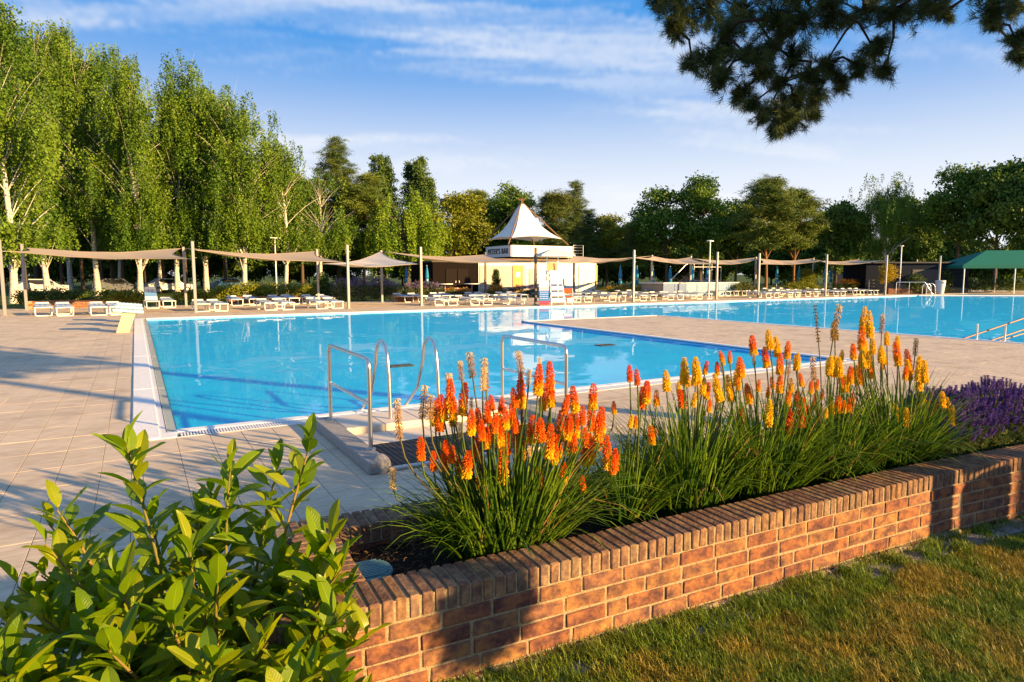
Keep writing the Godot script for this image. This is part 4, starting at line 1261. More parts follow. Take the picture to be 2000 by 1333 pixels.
func birch_bark() -> StandardMaterial3D:
	var a := noise_bytes(128, 512, 71, 0.03, 4)
	var b := noise_bytes(128, 512, 72, 0.1, 2)
	var m := mat(Color.WHITE, 0.85)
	world_mapped(m, two_noise_texture(128, 512, a, b, [[0.26, Color(0.05, 0.04, 0.035)], [0.36, Color(0.40, 0.36, 0.30)], [0.5, Color(0.62, 0.57, 0.49)], [0.8, Color(0.74, 0.70, 0.62)]], 0.3), Vector3(0.5, 0.9, 0.5))
	return m


func trunk_mesh(mb: MB, h: float, r: float, lean: Vector2, wig: float) -> Array:
	var pts: Array = []
	var rad: Array = []
	for k in 11:
		var t := k / 10.0
		pts.append(Vector3(lean.x * t * h + sin(t * 4.0 + h) * wig * t, t * h, lean.y * t * h + cos(t * 3.3 + h * 2.0) * wig * t))
		rad.append(r * (1.0 - t * 0.88) * (1.25 if k == 0 else 1.0))
	mb.tube(pts, rad, 9)
	return pts


func limb(mb: MB, a: Vector3, b: Vector3, r: float, arch: float) -> void:
	var pts: Array = []
	for k in 5:
		var t := k / 4.0
		pts.append(a.lerp(b, t) + Vector3(0, arch * sin(t * PI), 0))
	mb.tube(pts, [r, r * 0.8, r * 0.6, r * 0.4, r * 0.15], 5, false)


func build_trees() -> void:
	clumps.leaf = [leaf_clump(30, Vector3(0.55, 0.4, 0.55), 0.26, 0.17, 0.2, 1, M.leaf), leaf_clump(30, Vector3(0.6, 0.35, 0.5), 0.24, 0.16, 0.3, 2, M.leaf)]
	clumps.dark = [leaf_clump(34, Vector3(0.6, 0.45, 0.6), 0.28, 0.20, 0.3, 3, M.leaf_matte), leaf_clump(34, Vector3(0.55, 0.5, 0.55), 0.26, 0.19, 0.1, 4, M.leaf_matte)]
	clumps.birch = [strand_clump(9, 1.5, 0.20, 5), strand_clump(8, 1.15, 0.19, 6), strand_clump(11, 1.9, 0.19, 7)]
	clumps.willow = [strand_clump(18, 3.2, 0.24, 8), strand_clump(14, 2.4, 0.24, 9)]
	clumps.needle = [needle_spray(64, 0.55, 0.34, 0.022, 0.35, 10), needle_spray(64, 0.6, 0.34, 0.022, 0.25, 11)]
	M.birch_bark = birch_bark()
	var texts := {
		"birch": ["white barked birch with drooping yellow green foliage behind the sunbeds", "birch", "birches behind the sunbeds"],
		"dark": ["dense dark green broadleaf tree on the far side of the park", "tree", "dark broadleaf trees round the pool park"],
		"hedge": ["low dark thicket tree closing the view between the tall trunks", "tree", "thicket along the park edge"],
		"trunk": ["slender brown trunked tree in deep shade behind the birches", "tree", "shaded trees behind the birches"],
		"pine": ["open crowned pine with reddish trunk and layered needle pads", "pine", "pines round the pool park"],
		"fir": ["narrow pointed conifer with short drooping branches", "conifer", "pointed conifers round the pool park"],
		"poplar": ["tall slim poplar rising behind the weeping willow", "poplar", "poplars behind the willow"],
		"willow": ["weeping willow with long yellow green hanging strands", "willow", ""],
		"golden": ["round golden leaved tree glowing in evening sun", "tree", "golden leaved trees round the bar"],
		"lime": ["full crowned fresh green broadleaf tree with billowing foliage", "tree", "fresh green broadleaf trees"],
		"cedar": ["broad layered cedar standing behind the bar tent", "cedar", ""],
	}
	var names := {"birch": "birch_tree", "dark": "broadleaf_tree", "hedge": "thicket_tree", "trunk": "shaded_tree", "pine": "pine_tree", "fir": "conifer_tree", "poplar": "poplar_tree", "willow": "willow_tree", "golden": "golden_tree", "lime": "green_tree", "cedar": "cedar_tree"}
	for e in TREES:
		var kind: String = e[0]
		var h: float = e[3]
		var R: float = e[4]
		var foot: float = e[5]
		var t := thing(names[kind], e[6] if e.size() > 6 else texts[kind][0], texts[kind][1], Vector3(e[1], -0.03, e[2]), rng.randf() * TAU, (e[7] if e.size() > 7 else "") if e.size() > 6 else texts[kind][2])
		match kind:
			"birch": birch(t, h, R, foot)
			"willow": willow(t, h, R, foot)
			"poplar": column(t, h, R, foot)
			"pine": pads(t, h, R, foot, true)
			"cedar": pads(t, h, R, foot, false)
			"fir": fir(t, h, R, foot)
			"golden": billow(t, h, R, foot, clumps.leaf, Color(0.14, 0.18, 0.012), Color(0.26, 0.28, 0.015), 1.15)
			"lime": billow(t, h, R, foot, clumps.leaf, Color(0.07, 0.15, 0.014), Color(0.15, 0.25, 0.022), 1.2)
			"dark": billow(t, h, R, foot, clumps.dark, Color(0.055, 0.12, 0.014), Color(0.12, 0.19, 0.02), 1.15)
			"hedge": billow(t, h, R, foot, clumps.dark, Color(0.055, 0.12, 0.014), Color(0.12, 0.19, 0.02), 1.15)
			"trunk": billow(t, h, R, foot, clumps.dark, Color(0.045, 0.09, 0.014), Color(0.10, 0.155, 0.02), 0.5)


func spin(s: float) -> Basis:
	return Basis.from_euler(Vector3(rng.randf_range(-0.4, 0.4), rng.randf() * TAU, rng.randf_range(-0.4, 0.4))).scaled(Vector3(s, s, s))


func crown(t: Node3D, meshes: Array, xs: Array, cs: Array) -> void:
	# the crown is one part; where it mixes sprays each kind of spray is a branch layer of it
	var split: Array = []
	for k in meshes.size():
		split.append([[], []])
	for i in xs.size():
		split[i % meshes.size()][0].append(xs[i])
		split[i % meshes.size()][1].append(cs[i])
	var first: Node3D = copies("crown", meshes[0], split[0][0], split[0][1], t)
	for k in range(1, meshes.size()):
		copies("sprays", meshes[k], split[k][0], split[k][1], first)


func billow(t: Node3D, h: float, R: float, foot: float, meshes: Array, c0: Color, c1: Color, dens: float) -> void:
	var mb := MB.new()
	mb.col = Color(0.10, 0.07, 0.045)
	var pts := trunk_mesh(mb, h * 0.8, clampf(h * 0.016, 0.12, 0.4), Vector2.ZERO, 0.3)
	var xs: Array = []
	var cs: Array = []
	var mid := (h + foot) * 0.5
	var half := (h - foot) * 0.5
	var lobes := int(15 + R * 1.6)
	var sz := clampf(R / 4.0, 0.9, 1.6)
	for q in lobes:
		var d := Vector3(rng.randfn(0, 1), rng.randfn(0, 1), rng.randfn(0, 1)).normalized()
		var far := rng.randf_range(0.45, 0.78)
		var tall := 1.0 - 0.25 * maxf(d.y, 0.0)
		var c := Vector3(d.x * R * far * tall, mid + d.y * half * far, d.z * R * far * tall)
		var lr := R * rng.randf_range(0.24, 0.40)
		var tone := c0.lerp(c1, rng.randf())
		limb(mb, pts[clampi(int(10.0 * (c.y - lr) / (h * 0.8)), 2, 9)], c, 0.09, 0.2)
		var many := int(clampf(lr * lr * 13.0 * dens / (sz * sz), 14, 95))
		for k in many:
			var s := Vector3(rng.randfn(0, 1), rng.randfn(0, 1) + 0.25, rng.randfn(0, 1)).normalized() * pow(rng.randf(), 0.3)
			xs.append(Transform3D(spin(rng.randf_range(0.75, 1.3) * sz), c + Vector3(s.x, s.y * 0.8, s.z) * lr))
			cs.append(tone * rng.randf_range(0.75, 1.25))
	part("trunk", mb, M.bark, t)
	crown(t, meshes, xs, cs)


func birch(t: Node3D, h: float, R: float, foot: float) -> void:
	var mb := MB.new()
	var lean := Vector2(rng.randf_range(-0.05, 0.05), rng.randf_range(-0.05, 0.05))
	var pts := trunk_mesh(mb, h * 0.86, 0.17 + h * 0.003, lean, 0.6)
	var f := FastNoiseLite.new()
	f.seed = rng.randi() % 1000; f.frequency = 0.26
	var xs: Array = []
	var cs: Array = []
	for q in 58:
		var u := rng.randf_range(0.06, 0.99)
		var y := lerpf(foot, h * 0.97, u)
		var an := rng.randf() * TAU
		var prof := R * (0.45 + 0.75 * sin(PI * pow(u, 0.8))) * (1.05 - 0.35 * u)
		var reach := prof * (rng.randf_range(0.5, 1.0) + 0.45 * maxf(0.0, f.get_noise_2d(y * 1.6, an * 6.0)))
		var a: Vector3 = pts[clampi(int(y / (h * 0.86) * 10.0) - 1, 1, 10)]
		var b := Vector3(a.x + cos(an) * reach, y + reach * 0.35, a.z + sin(an) * reach)
		limb(mb, a, b, 0.038 * (1.35 - u), reach * 0.1)
		var tone := Color(0.06, 0.14, 0.010).lerp(Color(0.16, 0.255, 0.013), rng.randf())
		var many := int(clampf(h * 1.7, 22, 40))
		for k in many:
			var s := pow(rng.randf(), 0.55)
			var p := a.lerp(b, s) + Vector3(rng.randfn(0, 0.6), rng.randf_range(-1.6 * s - 0.4, 0.8), rng.randfn(0, 0.6))
			if f.get_noise_3d(p.x, p.y * 0.7, p.z) < -0.05:
				continue
			p.y = maxf(p.y, foot + 1.0 + rng.randf())
			xs.append(Transform3D(Basis(Vector3.UP, rng.randf() * TAU).scaled(Vector3.ONE * rng.randf_range(0.7, 1.2)), p))
			cs.append(tone * rng.randf_range(0.75, 1.25))
	part("trunk", mb, M.birch_bark, t)
	crown(t, clumps.birch, xs, cs)


func willow(t: Node3D, h: float, R: float, foot: float) -> void:
	var mb := MB.new()
	mb.col = Color(0.11, 0.09, 0.06)
	var pts := trunk_mesh(mb, h * 0.75, 0.4, Vector2.ZERO, 0.4)
	var xs: Array = []
	var cs: Array = []
	for q in 46:
		var an := rng.randf() * TAU
		var rr := R * sqrt(rng.randf())
		var top := h * (1.0 - 0.42 * pow(rr / R, 2.0)) - rng.randf() * 1.2
		var c := Vector3(cos(an) * rr, top, sin(an) * rr)
		limb(mb, pts[6], c, 0.1, 0.6)
		var tone := Color(0.15, 0.27, 0.012).lerp(Color(0.28, 0.38, 0.016), rng.randf())
		var y := top
		while y > foot + 1.0:
			for k in 3:
				xs.append(Transform3D(Basis(Vector3.UP, rng.randf() * TAU).scaled(Vector3(0.9, rng.randf_range(0.8, 1.15), 0.9)), Vector3(c.x * 1.03 + rng.randfn(0, 0.4), y + rng.randf_range(-0.5, 0.4), c.z * 1.03 + rng.randfn(0, 0.4))))
				cs.append(tone * rng.randf_range(0.8, 1.2))
			y -= 1.7
			if rng.randf() < 0.12:
				break
	part("trunk", mb, M.bark, t)
	crown(t, clumps.willow, xs, cs)


func column(t: Node3D, h: float, R: float, foot: float) -> void:
	var mb := MB.new()
	mb.col = Color(0.12, 0.10, 0.07)
	trunk_mesh(mb, h * 0.95, 0.3, Vector2.ZERO, 0.2)
	var xs: Array = []
	var cs: Array = []
	for q in 7:
		var an := TAU * q / 7.0 + rng.randf()
		var rr := R * rng.randf_range(0.2, 0.62)
		var tall := h * rng.randf_range(0.86, 1.0)
		limb(mb, Vector3(0, foot, 0), Vector3(cos(an) * rr, tall, sin(an) * rr), 0.1, 0.0)
		var tone := Color(0.05, 0.11, 0.02).lerp(Color(0.11, 0.18, 0.03), rng.randf())
		for k in 110:
			var u := rng.randf()
			var w := R * 0.42 * sin(PI * clampf(0.12 + u * 0.86, 0, 1))
			xs.append(Transform3D(spin(rng.randf_range(0.8, 1.4)), Vector3(cos(an) * rr + rng.randfn(0, 0.6) * w, lerpf(foot, tall, u), sin(an) * rr + rng.randfn(0, 0.6) * w)))
			cs.append(tone * rng.randf_range(0.75, 1.25))
	part("trunk", mb, M.bark, t)
	crown(t, clumps.dark, xs, cs)


func pads(t: Node3D, h: float, R: float, foot: float, warm: bool) -> void:
	var mb := MB.new()
	mb.col = Color(0.23, 0.11, 0.05) if warm else Color(0.12, 0.085, 0.06)
	var pts := trunk_mesh(mb, h * 0.96, clampf(h * 0.015, 0.16, 0.34), Vector2(rng.randf_range(-0.03, 0.03), 0), 0.35)
	var xs: Array = []
	var cs: Array = []
	for q in 34:
		var u := rng.randf()
		var y := lerpf(foot, h, u)
		var an := rng.randf() * TAU
		var prof := R * (sin(PI * clampf(0.22 + 0.72 * u, 0, 1)) if warm else (1.05 - 0.9 * u))
		var reach := prof * rng.randf_range(0.25, 0.95)
		var c := Vector3(cos(an) * reach, y, sin(an) * reach)
		limb(mb, pts[clampi(int(y / (h * 0.96) * 10.0) - 1, 1, 9)], c, 0.07, 0.1)
		var tone := (Color(0.07, 0.12, 0.014).lerp(Color(0.155, 0.20, 0.018), rng.randf())) if warm else (Color(0.06, 0.10, 0.016).lerp(Color(0.12, 0.15, 0.02), rng.randf()))
		var pr := R * rng.randf_range(0.2, 0.36)
		for k in int(clampf(pr * pr * 16.0, 16, 52)):
			var s := Vector3(rng.randfn(0, 0.5), rng.randfn(0, 0.22), rng.randfn(0, 0.5)) * pr * 1.2
			xs.append(Transform3D(spin(rng.randf_range(0.9, 1.6)), c + s))
			cs.append(tone * rng.randf_range(0.7, 1.25))
	part("trunk", mb, M.bark, t)
	crown(t, clumps.needle, xs, cs)


func fir(t: Node3D, h: float, R: float, foot: float) -> void:
	var mb := MB.new()
	mb.col = Color(0.10, 0.07, 0.05)
	trunk_mesh(mb, h * 0.99, clampf(h * 0.014, 0.15, 0.32), Vector2.ZERO, 0.1)
	var xs: Array = []
	var cs: Array = []
	var y := foot
	var lvl := 0
	while y < h * 0.985:
		var u := (y - foot) / (h - foot)
		var prof := R * pow(1.0 - u, 0.75) * 0.98 + 0.15
		var n := int(lerpf(9, 5, u))
		for q in n:
			var an := TAU * q / n + lvl * 0.7 + rng.randf_range(-0.25, 0.25)
			var reach := prof * rng.randf_range(0.7, 1.08)
			var tip := Vector3(cos(an) * reach, y - reach * 0.16, sin(an) * reach)
			limb(mb, Vector3(0, y, 0), tip, 0.035, 0.1)
			var tone := Color(0.05, 0.095, 0.016).lerp(Color(0.115, 0.16, 0.02), rng.randf())
			for k in maxi(3, int(reach * 4.5)):
				var s := pow(rng.randf(), 0.6)
				xs.append(Transform3D(spin(rng.randf_range(0.7, 1.2)), Vector3(0, y, 0).lerp(tip, s) + Vector3(rng.randfn(0, 0.25), rng.randfn(0, 0.18), rng.randfn(0, 0.25))))
				cs.append(tone * rng.randf_range(0.75, 1.25))
		y += lerpf(0.85, 0.45, u)
		lvl += 1
	part("trunk", mb, M.bark, t)
	crown(t, clumps.needle, xs, cs)


func build_pine() -> void:   # the pine beside the camera: its limb hangs into the picture, its trunk and crown shade wall, lawn and terrace
	var at := Vector3(10.2, 0.0, 1.0)
	var t := thing("pine_tree", "large pine whose dark needle laden limb hangs into the sky over the flower bed", "pine", at)
	var mb := MB.new()
	mb.col = Color(0.10, 0.055, 0.035)
	mb.tube([Vector3(0, 0, 0), Vector3(0.05, 1.2, 0), Vector3(0.1, 3.0, 0.1), Vector3(0.0, 5.0, 0.2), Vector3(0.2, 8.0, 0.3), Vector3(0.3, 11.0, 0.2)], [0.2, 0.155, 0.145, 0.135, 0.11, 0.05], 12)
	part("trunk", mb, M.bark, t)
	var lm := MB.new()
	lm.col = Color(0.03, 0.018, 0.012)
	var spine := [Vector3(10.2, 5.6, 1.0), Vector3(9.2, 5.9, 0.0), Vector3(7.8, 5.95, -1.4), Vector3(6.4, 5.7, -2.9), Vector3(5.2, 5.3, -4.2), Vector3(4.5, 5.1, -5.0)]
	var local: Array = []
	for p in spine:
		local.append(p - at)
	lm.tube(local, [0.09, 0.08, 0.068, 0.055, 0.04, 0.02], 8)
	var xs: Array = []
	var cs: Array = []
	var hubs: Array = local.slice(2)
	var lobes: Array = LOBES.duplicate()
	lobes.sort_custom(func(p, q): return p[1] > q[1])
	for L in lobes:
		var c := Vector3(L[0], L[1], L[2]) - at
		var rr: float = L[3]
		var near: Vector3 = hubs[0]
		for q in hubs:
			if q.distance_to(c) < near.distance_to(c):
				near = q
		var kink := near.lerp(c, 0.5) + Vector3(rng.randfn(0, 0.06), 0.05, rng.randfn(0, 0.06))
		lm.tube([near, near.lerp(kink, 0.6), kink, kink.lerp(c, 0.6), c], [0.016, 0.013, 0.011, 0.009, 0.007], 6, false)
		hubs.append(c)
		for w in int(10 + rr * 74):
			var dir := Vector3(rng.randfn(0, 1), rng.randfn(0, 1), rng.randfn(0, 1)).normalized()
			var e := c + dir * rr * 1.12 * pow(rng.randf(), 0.5)
			limb(lm, c, e, 0.005, 0.02)
			for k in 5:
				var q := c.lerp(e, 1.0 - k * 0.13) + Vector3(rng.randfn(0, 0.02), rng.randfn(0, 0.02), rng.randfn(0, 0.02))
				var look := (dir + Vector3(rng.randfn(0, 0.5), rng.randfn(0, 0.5), rng.randfn(0, 0.5))).normalized()
				xs.append(Transform3D(Basis(Quaternion(Vector3.UP, look)).scaled(Vector3.ONE * rng.randf_range(0.8, 1.25)), q))
				cs.append(Color(0.03, 0.06, 0.012).lerp(Color(0.075, 0.105, 0.018), rng.randf()))
	part("limb", lm, M.bark, t)
	var tf := MB.new()
	var r := RandomNumberGenerator.new()
	r.seed = 8
	for k in 26:
		var an := r.randf() * TAU
		var d := Vector3(cos(an), r.randf_range(0.35, 2.2), sin(an)).normalized()
		var p := Vector3(0, r.randf_range(-0.05, 0.03), 0)
		var s := d.cross(Vector3(r.randf(), r.randf(), r.randf())).normalized() * 0.0024
		tf.col = Color.WHITE * r.randf_range(0.7, 1.3)
		tf.tri(p - s, p + s, p + d * r.randf_range(0.055, 0.085))
	copies("needles", tf.mesh(M.needle), xs, cs, t)
	# the crown above, out of the picture
	xs = []
	cs = []
	var br := MB.new()
	br.col = Color(0.08, 0.05, 0.035)
	for q in 30:
		var c := Vector3(rng.randf_range(-3.0, 0.6), rng.randf_range(5.4, 9.5), rng.randf_range(1.0, 5.6))
		limb(br, Vector3(0.1, c.y - 0.8, 0.2), c, 0.05, 0.1)
		for k in 14:
			xs.append(Transform3D(spin(rng.randf_range(0.5, 0.9)), c + Vector3(rng.randfn(0, 0.4), rng.randfn(0, 0.18), rng.randfn(0, 0.4))))
			cs.append(Color(0.03, 0.05, 0.012) * rng.randf_range(0.7, 1.3))
	part("branches", br, M.bark, t)
	copies("crown", clumps.needle[0], xs, cs, t)
	# a second, slimmer trunk beside it
	var t2 := thing("pine_tree", "slim pine trunk standing beside the larger pine past the lawn", "pine", Vector3(10.95, 0.0, 6.6))
	mb = MB.new()
	mb.col = Color(0.11, 0.06, 0.04)
	mb.tube([Vector3(0, 0, 0), Vector3(0, 2, 0), Vector3(0.1, 6, 0), Vector3(0.1, 10, 0)], [0.16, 0.13, 0.11, 0.05], 12)
	part("trunk", mb, M.bark, t2)
	xs = []
	cs = []
	for q in 22:
		var c := Vector3(rng.randfn(0, 1.2), rng.randf_range(6.5, 10.5), rng.randfn(0, 1.2))
		for k in 14:
			xs.append(Transform3D(spin(rng.randf_range(0.5, 0.9)), c + Vector3(rng.randfn(0, 0.4), rng.randfn(0, 0.18), rng.randfn(0, 0.4))))
			cs.append(Color(0.03, 0.05, 0.012) * rng.randf_range(0.7, 1.3))
	copies("crown", clumps.needle[1], xs, cs, t2)


# ---------------------------------------------------------------- poolside things
func pipe(mb: MB, pts: Array, r: float, turn := 0.09) -> void:   # a bent tube with rounded corners
	var out: Array = [pts[0]]
	for i in range(1, pts.size() - 1):
		var a: Vector3 = pts[i - 1]; var b: Vector3 = pts[i]; var c: Vector3 = pts[i + 1]
		var q := minf(turn, minf(a.distance_to(b), b.distance_to(c)) * 0.45)
		var p0 := b + (a - b).normalized() * q
		var p1 := b + (c - b).normalized() * q
		for k in 5:
			var t := k / 4.0
			out.append(p0.lerp(b, t).lerp(b.lerp(p1, t), t))
	out.append(pts[pts.size() - 1])
	mb.tube(out, [r], 12)


func build_foot_bath() -> void:
	var t := thing("foot_bath", "shallow tiled foot bath with grey kerbs at the pool edge", "foot bath", Vector3(0, 0, 0))
	var mb := MB.new()
	mb.cbox(Vector3(1.79, 0.055, -6.52), Vector3(0.20, 0.11, 2.10), 0.012)
	part("kerb", mb, M.concrete, t)
	mb = MB.new()
	mb.cbox(Vector3(4.17, 0.055, -6.52), Vector3(0.20, 0.11, 2.10), 0.012)
	part("kerb", mb, M.concrete, t)
	mb = MB.new()
	mb.cbox(Vector3(2.98, 0.012, -5.51), Vector3(2.16, 0.04, 0.07), 0.008)
	part("threshold", mb, M.steel_dull, t)
	for k in 5:
		mb = MB.new()
		mb.cbox(Vector3(1.90 + 0.436 * (k + 0.5), 0.048, -7.24), Vector3(0.43, 0.095, 0.62), 0.008)
		part("step_tile", mb, M.step_tile, t)
	for k in 5:
		mb = MB.new()
		mb.cbox(Vector3(1.90 + 0.436 * (k + 0.5), 0.012, -6.66), Vector3(0.43, 0.02, 0.5), 0.004)
		part("floor_tile", mb, M.step_tile, t)
	mb = MB.new()
	mb.cbox(Vector3(2.98, 0.014, -5.98), Vector3(2.14, 0.022, 0.84), 0.006)
	part("rubber_mat", mb, M.rubber, t)
	mb = MB.new()
	for k in 40:
		mb.box(Vector3(1.94 + k * 0.0533, 0.0265, -5.98), Vector3(0.012, 0.005, 0.80))
	var rb := part("mat_ribs", mb, M.rubber, t)
	rb.set_meta("kind", "stuff")
	for s in [[1.85, "steel handrail of the foot bath with a cast shoe, farther from the torch lilies"], [4.08, "steel handrail of the foot bath rising behind the torch lilies"]]:
		var h := thing("handrail", s[1], "handrail", Vector3(s[0], 0, 0), 0.0, "")
		mb = MB.new()
		pipe(mb, [Vector3(0, 0.11, -5.92), Vector3(0, 0.965, -5.92), Vector3(0, 0.965, -7.38), Vector3(0, 0.11, -7.38)], 0.021, 0.09)
		part("rail", mb, M.steel, h)
		mb = MB.new()
		mb.tube([Vector3(0, 0.54, -5.93), Vector3(0, 0.54, -7.37)], [0.018], 10)
		part("middle_rail", mb, M.steel, h)
		mb = MB.new()
		mb.lathe([Vector2(0.10, 0.0), Vector2(0.10, 0.05), Vector2(0.085, 0.10), Vector2(0.05, 0.135), Vector2(0.025, 0.15), Vector2(0.0, 0.15)], Vector3(-0.03, 0.004, -5.56), 20)
		part("kerb_end", mb, M.concrete, h)
		for z in [-5.92, -7.38]:
			mb = MB.new()
			mb.lathe([Vector2(0.05, 0.108), Vector2(0.05, 0.116), Vector2(0.03, 0.122), Vector2(0.022, 0.13)], Vector3(0, 0, z), 16)
			part("flange", mb, M.steel_dull, h)
	var l := thing("pool_ladder", "curved steel pool ladder with two hoop rails at the foot bath", "ladder")
	for x in [2.48, 3.09]:
		mb = MB.new()
		var pts: Array = [Vector3(x, 0.10, -7.16), Vector3(x, 0.60, -7.19)]
		for k in 9:
			var a := PI * k / 8.0
			pts.append(Vector3(x, 0.70 + 0.28 * sin(a), -7.43 + 0.22 * cos(a)))
		pts.append(Vector3(x, 0.30, -7.86))
		pts.append(Vector3(x, -0.05, -8.36))
		pts.append(Vector3(x, -0.8, -8.40))
		mb.tube(pts, [0.021], 12)
		part("hoop_rail", mb, M.steel, l)
	for k in 3:
		mb = MB.new()
		mb.cbox(Vector3(2.785, -0.12 - 0.25 * k, -8.40), Vector3(0.6, 0.03, 0.08), 0.008)
		part("rung", mb, M.steel_dull, l)


func build_starting_blocks() -> void:
	var t := thing("starting_block", "pale blue topped starting block with slanted beige pedestal at the pool end", "starting block", Vector3(-0.34, 0.0, -23.5), 0.0, "starting blocks in a row")
	var mb := MB.new()
	for z in [-0.17, 0.17]:   # two slanted cheeks
		var A := [Vector3(-0.25, 0, z), Vector3(0.10, 0, z), Vector3(0.30, 0.60, z), Vector3(-0.05, 0.60, z)]
		var w := Vector3(0, 0, 0.045)
		mb.quad(A[0] + w, A[1] + w, A[2] + w, A[3] + w)
		mb.quad(A[3] - w, A[2] - w, A[1] - w, A[0] - w)
		for k in 4:
			var a: Vector3 = A[k]; var b: Vector3 = A[(k + 1) % 4]
			mb.quad(a - w, b - w, b + w, a + w)
	part("pedestal", mb, mat(lin(0.52, 0.42, 0.27), 0.7), t)
	mb = MB.new()
	mb.cbox(Vector3(0.08, 0.30, 0), Vector3(0.06, 0.5, 0.26), 0.008, Basis(Vector3.BACK, -0.32))
	part("web", mb, mat(lin(0.48, 0.39, 0.25), 0.7), t)
	mb = MB.new()
	mb.cbox(Vector3(0.10, 0.655, 0), Vector3(0.84, 0.085, 0.62), 0.02, Basis(Vector3.BACK, -0.10))
	part("platform", mb, mat(lin(0.34, 0.58, 0.64), 0.5), t)
	mb = MB.new()
	for k in 6:
		mb.box(Vector3(-0.2 + k * 0.12, 0.732 - k * 0.012, 0), Vector3(0.03, 0.006, 0.56), Basis(Vector3.BACK, -0.10))
	part("grip_strips", mb, mat(lin(0.62, 0.78, 0.80), 0.8), t)
	copy_of(t, Vector3(-0.34, 0, -26.1), 0.0, "starting_block")
	copy_of(t, Vector3(-0.34, 0, -28.7), 0.0, "starting_block")


func build_ramp_rails() -> void:
	for s in [[-8.95, "steel entry stair rail with sloping bars standing in the second pool"], [-8.3, "steel entry stair rail parallel to the first beside the paved spit"]]:
		var t := thing("stair_rail", s[1], "handrail", Vector3(19.4, 0.0, s[0]))
		var mb := MB.new()
		pipe(mb, [Vector3(-1.1 + 0.6, -0.3, -0.6), Vector3(0.0, 0.0, -0.3), Vector3(3.0, 0.95, 0.9), Vector3(4.4, 0.95, 1.5)], 0.022)
		part("rail", mb, mat(lin(0.30, 0.17, 0.12), 0.4, 0.6), t)
		mb = MB.new()
		mb.tube([Vector3(0.3, -0.25, -0.1), Vector3(3.2, 0.55, 1.0)], [0.018], 10)
		part("lower_rail", mb, mat(lin(0.30, 0.17, 0.12), 0.4, 0.6), t)
		for k in 3:
			mb = MB.new()
			var q := Vector3(k * 1.4 + 0.05, 0, k * 0.55)
			mb.tube([Vector3(q.x, -0.05, q.z), Vector3(q.x, 0.42 + 0.27 * k, q.z)], [0.024], 10)
			part("post", mb, M.steel, t)


const POSTS := [Vector2(-5.02,-35.87),Vector2(2.36,-33.59),Vector2(9.62,-33.96),Vector2(13.93,-34.58),Vector2(20.04,-32.24),Vector2(27.59,-32.55),Vector2(35.31,-32.81),Vector2(40.21,-33.30),Vector2(47.40,-32.79),Vector2(53.75,-31.76),Vector2(60.20,-30.93)]
const BACK_POSTS := [Vector2(-4.79,-40.50),Vector2(2.38,-40.50),Vector2(9.62,-40.50),Vector2(13.63,-40.50),Vector2(21.08,-40.50),Vector2(28.55,-40.50),Vector2(36.20,-40.50),Vector2(40.48,-40.50),Vector2(48.46,-40.50),Vector2(56.51,-40.50),Vector2(63.55,-40.50),Vector2(74.16,-40.50)]


